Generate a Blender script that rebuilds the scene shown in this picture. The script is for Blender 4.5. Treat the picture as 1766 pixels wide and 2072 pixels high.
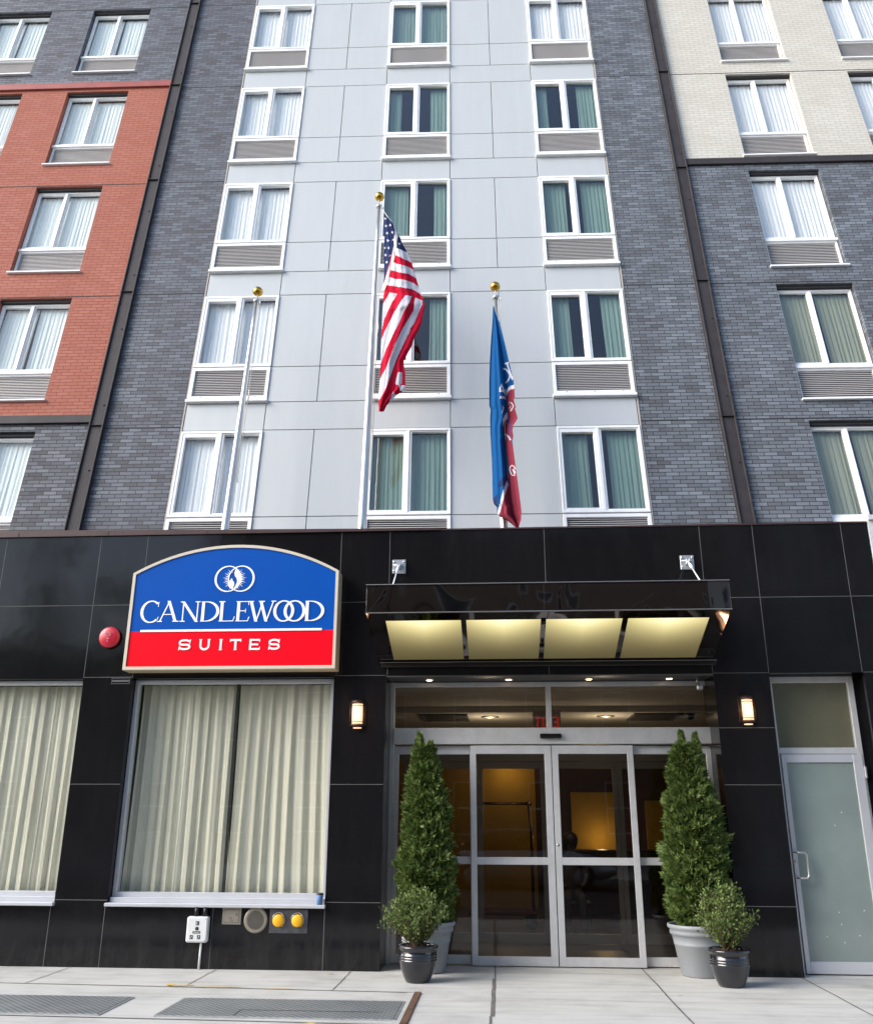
import bpy, math, random
from mathutils import Matrix, Vector

# ------------------------------------------------------------------ camera, world, sun, exposure
SC = bpy.context.scene
for o_ in list(bpy.data.objects):
    bpy.data.objects.remove(o_)
COL = SC.collection
# camera axes (right, up, forward) in world space; eye 1.6 m above the pavement, 10.7 m from the shop front
CR = ((0.9977322576, 0.0672312682, 0.0032091644), (0.0187506980, -0.3234248701, 0.9460680550), None)
CR = (Vector(CR[0]), Vector((0.0187506980, -0.3234248701, 0.9460680550)), Vector((-0.0646432787, 0.9438624423, 0.3239520591)))
CAM = Vector((0.5931, -10.7167, 1.6))
cd = bpy.data.cameras.new('camera'); cam = bpy.data.objects.new('camera', cd); COL.objects.link(cam)
cd.sensor_fit = 'VERTICAL'; cd.sensor_height = 36.0; cd.lens = 31.274; cd.clip_start = 0.05; cd.clip_end = 3000
mw = Matrix.Identity(4)
for i in range(3):
    mw[i][0] = CR[0][i]; mw[i][1] = CR[1][i]; mw[i][2] = -CR[2][i]; mw[i][3] = CAM[i]
cam.matrix_world = mw
SC.camera = cam

SUN_EL, SUN_AZ = math.radians(33), math.radians(-116)      # azimuth measured from +Y towards +X
w = bpy.data.worlds.new('World'); SC.world = w; w.use_nodes = True
nt = w.node_tree; nt.nodes.clear()
sky = nt.nodes.new('ShaderNodeTexSky'); sky.sky_type = 'NISHITA'; sky.sun_disc = False
sky.sun_elevation = SUN_EL; sky.sun_rotation = SUN_AZ; sky.dust_density = 1.5; sky.air_density = 1.0
bg = nt.nodes.new('ShaderNodeBackground'); bg.inputs[1].default_value = 0.15
wo = nt.nodes.new('ShaderNodeOutputWorld')
nt.links.new(sky.outputs[0], bg.inputs[0]); nt.links.new(bg.outputs[0], wo.inputs[0])
sl = bpy.data.lights.new('sun', 'SUN'); sun = bpy.data.objects.new('sun', sl); COL.objects.link(sun)
sl.energy = 2.3; sl.angle = math.radians(42); sl.color = (1.0, 0.975, 0.95)
sd = Vector((math.sin(SUN_AZ) * math.cos(SUN_EL), math.cos(SUN_AZ) * math.cos(SUN_EL), math.sin(SUN_EL)))
sun.rotation_mode = 'QUATERNION'; sun.rotation_quaternion = sd.to_track_quat('Z', 'Y'); sun.location = (0, -30, 40)
SC.view_settings.view_transform = 'Standard'; SC.view_settings.look = 'None'
SC.view_settings.gamma = 1; SC.view_settings.use_curve_mapping = False
SC.view_settings.exposure = 0.97
SC.render.engine = 'CYCLES'

# frame of the hotel's upper storeys (set back on the podium roof, raked slightly)
TU = Matrix(((0.99945254, -0.03175232, -0.00929554, 0.0013364), (0.03290656, 0.98316156, 0.17975125, 0.4034286),
             (0.0034315, -0.17995873, 0.98366818, -2.0641978), (0, 0, 0, 1)))
TUI = TU.inverted()

def at_low(u, v, y=0.0):
    """point of the photo (1766 px wide) on the vertical plane y in the world"""
    d = CR[0] * ((u - 883) / 1800) - CR[1] * ((v - 1036) / 1800) + CR[2]
    t = (y - CAM.y) / d.y
    return CAM + d * t
def at_up(u, v, y=0.0):
    """point of the photo on plane y of the upper storeys' own frame (local coordinates)"""
    d = CR[0] * ((u - 883) / 1800) - CR[1] * ((v - 1036) / 1800) + CR[2]
    dl = TUI.to_3x3() @ d; cl = TUI @ CAM
    return cl + dl * ((y - cl.y) / dl.y)

# ------------------------------------------------------------------ mesh helpers
class MB:
    def __init__(s): s.v = []; s.f = []; s.m = []; s.s = []
    def add(s, vs, fs, mi=0, sm=False):
        b = len(s.v); s.v += [tuple(p) for p in vs]
        for f in fs: s.f.append([b + i for i in f]); s.m.append(mi); s.s.append(sm)
    def box(s, x0, x1, y0, y1, z0, z1, mi=0, bev=0.0):
        if bev > 0:
            b = min(bev, (x1-x0)/2.1, (y1-y0)/2.1, (z1-z0)/2.1)
            vs = []; idx = {}
            for sx in (0, 1):
                for sy in (0, 1):
                    for sz in (0, 1):
                        X, Y, Z = (x0, x1)[sx], (y0, y1)[sy], (z0, z1)[sz]
                        dx, dy, dz = (b, -b)[sx], (b, -b)[sy], (b, -b)[sz]
                        for k, p in enumerate(((X, Y+dy, Z+dz), (X+dx, Y, Z+dz), (X+dx, Y+dy, Z))):
                            idx[(sx, sy, sz, k)] = len(vs); vs.append(p)
            I = idx; fs = []
            for a in (0, 1):
                q = [I[(a, 0, 0, 0)], I[(a, 0, 1, 0)], I[(a, 1, 1, 0)], I[(a, 1, 0, 0)]]; fs.append(q if a == 0 else q[::-1])
                q = [I[(0, a, 0, 1)], I[(1, a, 0, 1)], I[(1, a, 1, 1)], I[(0, a, 1, 1)]]; fs.append(q if a == 0 else q[::-1])
                q = [I[(0, 0, a, 2)], I[(0, 1, a, 2)], I[(1, 1, a, 2)], I[(1, 0, a, 2)]]; fs.append(q if a == 0 else q[::-1])
            for a in (0, 1):
                for c in (0, 1):
                    fs.append([I[(a, c, 0, 0)], I[(a, c, 1, 0)], I[(a, c, 1, 1)], I[(a, c, 0, 1)]])
                    fs.append([I[(a, 0, c, 0)], I[(a, 1, c, 0)], I[(a, 1, c, 2)], I[(a, 0, c, 2)]])
                    fs.append([I[(0, a, c, 1)], I[(1, a, c, 1)], I[(1, a, c, 2)], I[(0, a, c, 2)]])
            for sx in (0, 1):
                for sy in (0, 1):
                    for sz in (0, 1): fs.append([I[(sx, sy, sz, k)] for k in range(3)])
            s.add(vs, fs, mi); return
        vs = [(x, y, z) for x in (x0, x1) for y in (y0, y1) for z in (z0, z1)]
        s.add(vs, [(0, 1, 3, 2), (4, 6, 7, 5), (0, 4, 5, 1), (2, 3, 7, 6), (0, 2, 6, 4), (1, 5, 7, 3)], mi)
    def quad(s, a, b, c, d, mi=0): s.add([a, b, c, d], [(0, 1, 2, 3)], mi)
    def ring(s, x0, x1, z0, z1, l, r, b, t, y0, y1, mi=0, bev=0.003):
        """rectangular frame in the xz plane"""
        s.box(x0, x0+l, y0, y1, z0, z1, mi, bev); s.box(x1-r, x1, y0, y1, z0, z1, mi, bev)
        s.box(x0+l, x1-r, y0, y1, z0, z0+b, mi, bev); s.box(x0+l, x1-r, y0, y1, z1-t, z1, mi, bev)
    def tube(s, pts, r, n=8, mi=0, caps=True, sm=True):
        pts = [Vector(p) for p in pts]; rs = r if isinstance(r, (list, tuple)) else [r]*len(pts)
        vs = []; up = None
        for i, p in enumerate(pts):
            d = (pts[min(i+1, len(pts)-1)] - pts[max(i-1, 0)]).normalized()
            if up is None: up = Vector((0, 0, 1)) if abs(d.z) < .9 else Vector((1, 0, 0))
            a = d.cross(up).normalized(); b = a.cross(d).normalized(); up = b
            for k in range(n):
                t = 2*math.pi*k/n; vs.append(p + (a*math.cos(t) + b*math.sin(t))*rs[i])
        fs = [(i*n+k, i*n+(k+1) % n, (i+1)*n+(k+1) % n, (i+1)*n+k) for i in range(len(pts)-1) for k in range(n)]
        s.add(vs, fs, mi, sm)
        if caps:
            b = len(s.v) - len(vs)
            s.f.append([b+k for k in range(n)][::-1]); s.m.append(mi); s.s.append(False)
            s.f.append([b+(len(pts)-1)*n+k for k in range(n)]); s.m.append(mi); s.s.append(False)
    def lathe(s, prof, c=(0, 0, 0), n=32, mi=0, axis='z', a0=0, a1=2*math.pi, sm=True):
        """profile of (radius, height) pairs"""
        full = abs(a1-a0-2*math.pi) < 1e-6; m = n if full else n+1; vs = []
        for r, h in prof:
            for k in range(m):
                t = a0+(a1-a0)*k/n; x, y = r*math.cos(t), r*math.sin(t)
                vs.append((c[0]+x, c[1]+y, c[2]+h) if axis == 'z' else (c[0]+x, c[1]+h, c[2]+y))
        fs = []
        for i in range(len(prof)-1):
            for k in range(n):
                k2 = (k+1) % m if full else k+1
                fs.append((i*m+k, i*m+k2, (i+1)*m+k2, (i+1)*m+k))
        s.add(vs, fs, mi, sm)
    def prism(s, poly, y0, y1, mi=0):
        """polygon of (x, z) extruded along y"""
        n = len(poly)
        s.add([(x, y0, z) for x, z in poly] + [(x, y1, z) for x, z in poly],
              [list(range(n))[::-1], list(range(n, 2*n))] + [(i, (i+1) % n, n+(i+1) % n, n+i) for i in range(n)], mi)
    def build(s, name, mats, parent=None, M=None, loc=None):
        me = bpy.data.meshes.new(name); me.from_pydata(s.v, [], s.f)
        for m in (mats if isinstance(mats, (list, tuple)) else [mats]): me.materials.append(m)
        me.polygons.foreach_set('material_index', s.m); me.polygons.foreach_set('use_smooth', s.s)
        me.update()
        o = bpy.data.objects.new(name, me); COL.objects.link(o)
        if parent: o.parent = parent
        if M is not None: o.matrix_local = M
        if loc is not None: o.location = loc
        return o
def tag(o, label=None, cat=None, group=None, kind=None):
    if label: o['label'] = label
    if cat: o['category'] = cat
    if group: o['group'] = group
    if kind: o['kind'] = kind
    return o
def empty(name, loc=(0, 0, 0), M=None):
    o = bpy.data.objects.new(name, None); COL.objects.link(o); o.empty_display_size = .2
    if M is not None: o.matrix_world = M
    else: o.location = loc
    return o
def wall(mb, x0, x1, z0, z1, y0, y1, holes, mi=0):
    """solid slab with rectangular openings (hx0, hx1, hz0, hz1), shared faces left out"""
    hs = [(max(a, x0), min(b, x1), max(c, z0), min(d, z1)) for a, b, c, d in holes if b > x0 and a < x1 and d > z0 and c < z1]
    xs = sorted({x0, x1} | {h[0] for h in hs} | {h[1] for h in hs}); zs = sorted({z0, z1} | {h[2] for h in hs} | {h[3] for h in hs})
    nx, nz = len(xs)-1, len(zs)-1
    solid = [[not any(h[0] <= (xs[i]+xs[i+1])/2 <= h[1] and h[2] <= (zs[j]+zs[j+1])/2 <= h[3] for h in hs) for j in range(nz)] for i in range(nx)]
    S = lambda i, j: 0 <= i < nx and 0 <= j < nz and solid[i][j]
    for i in range(nx):
        for j in range(nz):
            if not solid[i][j]: continue
            a, b, c, d = xs[i], xs[i+1], zs[j], zs[j+1]
            mb.quad((a, y0, c), (b, y0, c), (b, y0, d), (a, y0, d), mi); mb.quad((a, y1, c), (a, y1, d), (b, y1, d), (b, y1, c), mi)
            if not S(i-1, j): mb.quad((a, y0, c), (a, y0, d), (a, y1, d), (a, y1, c), mi)
            if not S(i+1, j): mb.quad((b, y0, c), (b, y1, c), (b, y1, d), (b, y0, d), mi)
            if not S(i, j-1): mb.quad((a, y0, c), (a, y1, c), (b, y1, c), (b, y0, c), mi)
            if not S(i, j+1): mb.quad((a, y0, d), (b, y0, d), (b, y1, d), (a, y1, d), mi)

# ------------------------------------------------------------------ materials
def new_mat(name):
    m = bpy.data.materials.new(name); m.use_nodes = True
    return m, m.node_tree, m.node_tree.nodes['Principled BSDF']
def N(nt, t, **kw):
    n = nt.nodes.new('ShaderNode'+t)
    for k, v in kw.items(): setattr(n, k, v)
    return n
def L(nt, a, b): nt.links.new(a, b)
def ramp(nt, fac, stops, interp='LINEAR'):
    r = N(nt, 'ValToRGB'); r.color_ramp.interpolation = interp
    while len(r.color_ramp.elements) < len(stops): r.color_ramp.elements.new(.5)
    for e, (p, c) in zip(r.color_ramp.elements, stops): e.position = p; e.color = (*c, 1)
    L(nt, fac, r.inputs[0]); return r.outputs[0]
def mathn(nt, op, a, b=None, c=None):
    n = N(nt, 'Math', operation=op)
    for i, x in enumerate((a, b, c)):
        if x is None: continue
        if isinstance(x, (int, float)): n.inputs[i].default_value = x
        else: L(nt, x, n.inputs[i])
    return n.outputs[0]
def mixc(nt, f, a, b, mode='MIX'):
    n = N(nt, 'Mix', data_type='RGBA', blend_type=mode)
    for s_, x in ((n.inputs[0], f), (n.inputs[6], a), (n.inputs[7], b)):
        if isinstance(x, (int, float)): s_.default_value = x
        elif isinstance(x, tuple): s_.default_value = (*x, 1)
        else: L(nt, x, s_)
    return n.outputs[2]
def mat(name, col, rough=.5, metal=0.0, var=0.0, vscale=3.0, bump=0.0, bscale=40, spec=.5, coat=0.0, rvar=0.0):
    m, nt, b = new_mat(name)
    b.inputs['Roughness'].default_value = rough; b.inputs['Metallic'].default_value = metal
    b.inputs['Base Color'].default_value = (*col, 1); b.inputs['Specular IOR Level'].default_value = spec
    b.inputs['Coat Weight'].default_value = coat
    tc = N(nt, 'TexCoord')
    if var or rvar:
        n = N(nt, 'TexNoise'); n.inputs['Scale'].default_value = vscale; n.inputs['Detail'].default_value = 6; n.inputs['Roughness'].default_value = .65
        L(nt, tc.outputs['Object'], n.inputs['Vector'])
        if var:
            L(nt, ramp(nt, n.outputs['Fac'], [(.3, tuple(c*(1-var) for c in col)), (.7, tuple(min(1, c*(1+var)) for c in col))]), b.inputs['Base Color'])
        if rvar:
            L(nt, mathn(nt, 'MULTIPLY_ADD', n.outputs['Fac'], rvar*2, rough-rvar), b.inputs['Roughness'])
    if bump:
        n2 = N(nt, 'TexNoise'); n2.inputs['Scale'].default_value = bscale; n2.inputs['Detail'].default_value = 4
        L(nt, tc.outputs['Object'], n2.inputs['Vector'])
        bp = N(nt, 'Bump'); bp.inputs['Strength'].default_value = bump; bp.inputs['Distance'].default_value = .02
        L(nt, n2.outputs['Fac'], bp.inputs['Height']); L(nt, bp.outputs[0], b.inputs['Normal'])
    return m
def brick(name, cols, mortar, rough=.5, patch=.35, bw=.205, bh=.0679, spec=.5, rlo=None):
    m, nt, b = new_mat(name)
    tc = N(nt, 'TexCoord'); sp = N(nt, 'SeparateXYZ'); L(nt, tc.outputs['Object'], sp.inputs[0])
    x = mathn(nt, 'ADD', sp.outputs[0], sp.outputs[1]); z = sp.outputs[2]
    row = mathn(nt, 'DIVIDE', z, bh); ri = mathn(nt, 'FLOOR', row); rf = mathn(nt, 'FRACT', row)
    odd = mathn(nt, 'FLOORED_MODULO', ri, 2.0)
    cx = mathn(nt, 'ADD', mathn(nt, 'DIVIDE', x, bw), mathn(nt, 'MULTIPLY', odd, .5))
    ci = mathn(nt, 'FLOOR', cx); cf = mathn(nt, 'FRACT', cx)
    cv = N(nt, 'CombineXYZ'); L(nt, ci, cv.inputs[0]); L(nt, ri, cv.inputs[1])
    wn = N(nt, 'TexWhiteNoise', noise_dimensions='3D'); L(nt, cv.outputs[0], wn.inputs['Vector'])
    pn = N(nt, 'TexNoise'); pn.inputs['Scale'].default_value = 1.1; pn.inputs['Detail'].default_value = 5; L(nt, tc.outputs['Object'], pn.inputs['Vector'])
    f = mathn(nt, 'ADD', mathn(nt, 'MULTIPLY', wn.outputs['Value'], 1-patch), mathn(nt, 'MULTIPLY', mathn(nt, 'MULTIPLY_ADD', pn.outputs['Fac'], 2.4, -.7), patch))
    k = len(cols); colr = ramp(nt, f, [((i+.5)/k, c) for i, c in enumerate(cols)])
    # grime inside each brick
    gn = N(nt, 'TexNoise'); gn.inputs['Scale'].default_value = 26; gn.inputs['Detail'].default_value = 5; L(nt, tc.outputs['Object'], gn.inputs['Vector'])
    colr = mixc(nt, mathn(nt, 'MULTIPLY', gn.outputs['Fac'], .35), colr, mixc(nt, .5, colr, mortar))
    # long rain streaks and stains running down the wall
    mp = N(nt, 'Mapping'); mp.inputs['Scale'].default_value = (5, 5, .35); L(nt, tc.outputs['Object'], mp.inputs[0])
    stn = N(nt, 'TexNoise'); stn.inputs['Scale'].default_value = 1.0; stn.inputs['Detail'].default_value = 7; L(nt, mp.outputs[0], stn.inputs['Vector'])
    colr = mixc(nt, mathn(nt, 'MULTIPLY', mathn(nt, 'MULTIPLY_ADD', stn.outputs['Fac'], 2.2, -.9), .28), colr, mixc(nt, .6, colr, mortar))
    mx = mathn(nt, 'MINIMUM', cf, mathn(nt, 'SUBTRACT', 1.0, cf)); mx = mathn(nt, 'MULTIPLY', mx, bw)
    mz = mathn(nt, 'MINIMUM', rf, mathn(nt, 'SUBTRACT', 1.0, rf)); mz = mathn(nt, 'MULTIPLY', mz, bh)
    d = mathn(nt, 'MINIMUM', mx, mz)
    mk = N(nt, 'MapRange', interpolation_type='SMOOTHSTEP'); L(nt, d, mk.inputs[0]); mk.inputs[1].default_value = .0025; mk.inputs[2].default_value = .0075
    L(nt, mixc(nt, mk.outputs[0], mortar, colr), b.inputs['Base Color'])
    rr = mathn(nt, 'MULTIPLY_ADD', wn.outputs['Value'], -.22, rough+.1)
    L(nt, mixc(nt, mk.outputs[0], (.85,)*3, rr), b.inputs['Roughness']); b.inputs['Specular IOR Level'].default_value = spec
    hgt = mathn(nt, 'ADD', mk.outputs[0], mathn(nt, 'MULTIPLY', gn.outputs['Fac'], .35))
    hgt = mathn(nt, 'ADD', hgt, mathn(nt, 'MULTIPLY', wn.outputs['Value'], .4))
    bp = N(nt, 'Bump'); bp.inputs['Strength'].default_value = .8; bp.inputs['Distance'].default_value = .006
    L(nt, hgt, bp.inputs['Height']); L(nt, bp.outputs[0], b.inputs['Normal'])
    return m
def glass(name, tint, refl=1.0, rough=0.0, wav=.0):
    m, nt, b = new_mat(name); nt.nodes.remove(b)
    out = [n for n in nt.nodes if n.type == 'OUTPUT_MATERIAL'][0]
    tr = N(nt, 'BsdfTransparent'); tr.inputs[0].default_value = (*tint, 1)
    gl = N(nt, 'BsdfGlossy'); gl.inputs['Roughness'].default_value = rough
    fr = N(nt, 'Fresnel'); gb_ = N(nt, 'NewGeometry')
    L(nt, mathn(nt, 'MULTIPLY_ADD', gb_.outputs['Backfacing'], -.8333, 1.5), fr.inputs[0])   # same reflectance from both sides of a thin pane
    mx = N(nt, 'MixShader'); L(nt, mathn(nt, 'MINIMUM', mathn(nt, 'MULTIPLY', fr.outputs[0], refl), .95), mx.inputs[0])
    L(nt, tr.outputs[0], mx.inputs[1]); L(nt, gl.outputs[0], mx.inputs[2]); L(nt, mx.outputs[0], out.inputs[0])
    if wav:
        tc = N(nt, 'TexCoord'); n = N(nt, 'TexNoise'); n.inputs['Scale'].default_value = 1.6; L(nt, tc.outputs['Object'], n.inputs['Vector'])
        bp = N(nt, 'Bump'); bp.inputs['Strength'].default_value = wav; bp.inputs['Distance'].default_value = .02
        L(nt, n.outputs['Fac'], bp.inputs['Height']); L(nt, bp.outputs[0], gl.inputs['Normal']); L(nt, bp.outputs[0], fr.inputs['Normal'])
    return m
def emit(name, col, st):
    m, nt, b = new_mat(name)
    b.inputs['Base Color'].default_value = (*col, 1); b.inputs['Emission Color'].default_value = (*col, 1); b.inputs['Emission Strength'].default_value = st
    return m
def cloth(name, col, trans=.25, var=.12):
    m, nt, b = new_mat(name)
    out = [n for n in nt.nodes if n.type == 'OUTPUT_MATERIAL'][0]
    b.inputs['Roughness'].default_value = .85; b.inputs['Specular IOR Level'].default_value = .15
    tc = N(nt, 'TexCoord'); mp = N(nt, 'Mapping'); mp.inputs['Scale'].default_value = (9, 9, .5); L(nt, tc.outputs['Object'], mp.inputs[0])
    n = N(nt, 'TexNoise'); n.inputs['Scale'].default_value = 1; n.inputs['Detail'].default_value = 5; L(nt, mp.outputs[0], n.inputs['Vector'])
    c = ramp(nt, n.outputs['Fac'], [(.3, tuple(x*(1-var) for x in col)), (.7, tuple(min(1, x*(1+var)) for x in col))])
    L(nt, c, b.inputs['Base Color'])
    tl = N(nt, 'BsdfTranslucent'); L(nt, c, tl.inputs[0]); mx = N(nt, 'MixShader'); mx.inputs[0].default_value = trans
    L(nt, b.outputs[0], mx.inputs[1]); L(nt, tl.outputs[0], mx.inputs[2]); L(nt, mx.outputs[0], out.inputs[0])
    return m

M = {}
M['slate'] = brick('slate_brick', [(0.081, 0.076, 0.085), (0.099, 0.101, 0.116), (0.119, 0.125, 0.146), (0.137, 0.148, 0.170), (0.168, 0.184, 0.211)], (.058, .058, .064), rough=.55, spec=.32)
M['slate_warm'] = brick('slate_brick_weathered', [(0.075, 0.068, 0.077), (0.095, 0.095, 0.108), (0.114, 0.119, 0.134), (0.134, 0.143, 0.161), (0.167, 0.180, 0.202)], (.055, .054, .060), rough=.58, spec=.28)
M['slate_right'] = brick('slate_brick_glazed', [(0.104, 0.104, 0.112), (0.133, 0.140, 0.154), (0.159, 0.172, 0.191), (0.189, 0.206, 0.229), (0.239, 0.260, 0.288)], (.034, .036, .040), rough=.5, spec=.35)
M['red'] = brick('red_painted_brick', [(.38, .140, .098), (.395, .148, .104), (.41, .156, .110), (.43, .166, .118)], (.28, .088, .065), rough=.75, patch=.5, spec=.12)
M['cream'] = brick('cream_painted_brick', [(.55, .52, .455), (.58, .55, .485), (.605, .575, .51), (.64, .61, .545)], (.42, .385, .325), rough=.75, patch=.5, spec=.15)
M['beam'] = mat('brown_steel', (.030, .024, .025), .7, .0, var=.3, vscale=4, bump=.2)
M['joint'] = mat('dark_joint', (.025, .024, .026), .8)
M['lintel_red'] = mat('red_painted_steel', (.30, .062, .045), .5, var=.2)
M['white'] = mat('white_aluminium', (.86, .86, .86), .4, 0, var=.06, vscale=6)
M['white_frame'] = M['white']
M['slat'] = mat('grey_louvre', (.52, .49, .465), .4, .1)
M['dark'] = mat('dark_void', (.012, .012, .013), .8)
M['room'] = mat('room_wall', (.14, .13, .11), .9)
M['trim'] = mat('pale_stone_trim', (.42, .38, .33), .8, var=.15)
def panel_mat():
    m, nt, b = new_mat('silver_panel')
    tc = N(nt, 'TexCoord'); mp = N(nt, 'Mapping'); mp.inputs['Scale'].default_value = (3, 3, .35); L(nt, tc.outputs['Object'], mp.inputs[0])
    n = N(nt, 'TexNoise'); n.inputs['Scale'].default_value = 2.0; n.inputs['Detail'].default_value = 8; n.inputs['Roughness'].default_value = .7; L(nt, mp.outputs[0], n.inputs['Vector'])
    n2 = N(nt, 'TexNoise'); n2.inputs['Scale'].default_value = .6; n2.inputs['Detail'].default_value = 3; L(nt, tc.outputs['Object'], n2.inputs['Vector'])
    gi = N(nt, 'NewGeometry')
    c = ramp(nt, n.outputs['Fac'], [(.25, (.460, .475, .475)), (.75, (.515, .530, .530))])
    c = mixc(nt, mathn(nt, 'MULTIPLY', gi.outputs['Random Per Island'], .5), c, (.50, .515, .52))
    c = mixc(nt, mathn(nt, 'MULTIPLY', n2.outputs['Fac'], .25), c, (.455, .475, .48))
    L(nt, c, b.inputs['Base Color'])
    b.inputs['Roughness'].default_value = .5; b.inputs['Metallic'].default_value = .1
    return m
M['panel'] = panel_mat()
def granite_mat():
    m, nt, b = new_mat('polished_black_granite')
    tc = N(nt, 'TexCoord')
    n = N(nt, 'TexNoise'); n.inputs['Scale'].default_value = 260; n.inputs['Detail'].default_value = 2; L(nt, tc.outputs['Object'], n.inputs['Vector'])
    n2 = N(nt, 'TexNoise'); n2.inputs['Scale'].default_value = 1.3; n2.inputs['Detail'].default_value = 6; L(nt, tc.outputs['Object'], n2.inputs['Vector'])
    c = ramp(nt, n.outputs['Fac'], [(.5, (.0042, .0040, .0048)), (.74, (.022, .022, .024))])
    c = mixc(nt, mathn(nt, 'MULTIPLY', n2.outputs['Fac'], .4), c, (.008, .008, .010))
    sp = N(nt, 'SeparateXYZ'); L(nt, tc.outputs['Object'], sp.inputs[0])
    low = N(nt, 'MapRange'); L(nt, sp.outputs[2], low.inputs[0]); low.inputs[1].default_value = 0; low.inputs[2].default_value = .45; low.inputs[3].default_value = 1; low.inputs[4].default_value = .12
    mp = N(nt, 'Mapping'); mp.inputs['Scale'].default_value = (3.0, 3.0, .8); L(nt, tc.outputs['Object'], mp.inputs[0])
    nd = N(nt, 'TexNoise'); nd.inputs['Scale'].default_value = 2.2; nd.inputs['Detail'].default_value = 8; nd.inputs['Roughness'].default_value = .7; L(nt, mp.outputs[0], nd.inputs['Vector'])
    dust = mathn(nt, 'MULTIPLY', mathn(nt, 'MAXIMUM', mathn(nt, 'MULTIPLY_ADD', nd.outputs['Fac'], 3.0, -1.35), 0.0), low.outputs[0])
    tl = N(nt, 'TexWhiteNoise', noise_dimensions='3D'); cb = N(nt, 'CombineXYZ'); L(nt, mathn(nt, 'FLOOR', mathn(nt, 'DIVIDE', sp.outputs[0], 1.27)), cb.inputs[0]); L(nt, mathn(nt, 'FLOOR', mathn(nt, 'DIVIDE', sp.outputs[2], 1.05)), cb.inputs[1]); L(nt, cb.outputs[0], tl.inputs['Vector'])
    c = mixc(nt, mathn(nt, 'MULTIPLY', tl.outputs['Value'], .3), c, (.012, .011, .012))
    c = mixc(nt, mathn(nt, 'MINIMUM', mathn(nt, 'MULTIPLY', dust, .28), .5), c, (.10, .095, .085))
    L(nt, c, b.inputs['Base Color'])
    L(nt, mathn(nt, 'ADD', mathn(nt, 'MULTIPLY', dust, .25), mathn(nt, 'MULTIPLY_ADD', n2.outputs['Fac'], .10, .04)), b.inputs['Roughness'])
    b.inputs['Specular IOR Level'].default_value = .34
    n3 = N(nt, 'TexNoise'); n3.inputs['Scale'].default_value = 2.2; L(nt, tc.outputs['Object'], n3.inputs['Vector'])
    bp = N(nt, 'Bump'); bp.inputs['Strength'].default_value = .12; bp.inputs['Distance'].default_value = .02
    L(nt, n3.outputs['Fac'], bp.inputs['Height']); L(nt, bp.outputs[0], b.inputs['Normal'])
    return m
M['granite'] = granite_mat()
M['grout'] = mat('grey_grout', (.10, .097, .094), .8, var=.4, vscale=2)
M['coping'] = mat('brown_coping', (.055, .028, .026), .45, .2, var=.25)
M['alum'] = mat('anodised_aluminium', (.60, .60, .60), .4, .3, var=.08, vscale=8, rvar=.06)
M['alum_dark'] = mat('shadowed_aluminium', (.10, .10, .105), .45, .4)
M['alum_light'] = mat('satin_aluminium', (.62, .63, .66), .34, .35, var=.05)
M['glass'] = glass('clear_glass', (.93, .93, .905), 2.4, wav=.05)
M['glass_up'] = glass('window_glass', (.88, .93, .91), 2.8, wav=.08)
M['glass_lobby'] = glass('tinted_lobby_glass', (.60, .56, .50), 1.3, wav=.04)
M['glass_bright'] = glass('reflective_window_glass', (.97, .985, .985), 2.0, wav=.10)
M['glass_left'] = glass('brick_wing_glass', (.93, .97, .95), 1.7, wav=.06)
M['curtain_light'] = cloth('sky_toned_sheer', (.93, .98, .97), .12)  # pale curtain, with the panes' sky reflection put into its colour
M['curtain_green'] = cloth('green_curtain', (.27, .37, .325), .12)
M['curtain_white'] = cloth('white_sheer', (.96, .97, .98), .12)
M['curtain_olive'] = cloth('olive_curtain', (.40, .40, .31), .12)
M['curtain_big'] = cloth('cream_pleated_curtain', (.84, .83, .70), .10)
M['chrome'] = None
def chrome_mat():
    m, nt, b = new_mat('dark_mirror_steel')
    b.inputs['Base Color'].default_value = (.20, .18, .175, 1); b.inputs['Metallic'].default_value = 1; b.inputs['Roughness'].default_value = .05
    tc = N(nt, 'TexCoord'); n = N(nt, 'TexNoise'); n.inputs['Scale'].default_value = .95; n.inputs['Detail'].default_value = .0; n.inputs['Distortion'].default_value = 1.2
    L(nt, tc.outputs['Object'], n.inputs['Vector'])
    bp = N(nt, 'Bump'); bp.inputs['Strength'].default_value = .55; bp.inputs['Distance'].default_value = .09
    L(nt, n.outputs['Fac'], bp.inputs['Height']); L(nt, bp.outputs[0], b.inputs['Normal'])
    return m
M['chrome'] = chrome_mat()
M['black_metal'] = mat('black_metal', (.02, .018, .018), .35, .5)
M['steel'] = mat('brushed_steel', (.62, .60, .56), .3, .9, var=.06, vscale=10)
M['galv'] = mat('galvanised_steel', (.55, .57, .58), .35, .7, var=.15, vscale=12)
M['gold'] = mat('gold_ball', (.62, .36, .06), .18, 1.0, var=.1)
M['rope'] = mat('halyard_rope', (.55, .54, .50), .8)
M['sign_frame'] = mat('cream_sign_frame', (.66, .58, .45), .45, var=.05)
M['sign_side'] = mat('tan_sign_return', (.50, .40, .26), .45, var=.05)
M['sign_blue'] = mat('sign_blue', (.0, .078, .40), .45, var=.04, vscale=1.5, spec=.12)
M['sign_red'] = mat('sign_red', (.86, .0, .012), .45, var=.03, vscale=1.5, spec=.12)
M['sign_white'] = mat('sign_white', (.97, .97, .95), .5)
M['bell_red'] = mat('bell_red', (.50, .012, .035), .35, var=.08, coat=.3)
M['bell_mark'] = mat('bell_lettering', (.62, .20, .22), .5)

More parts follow.
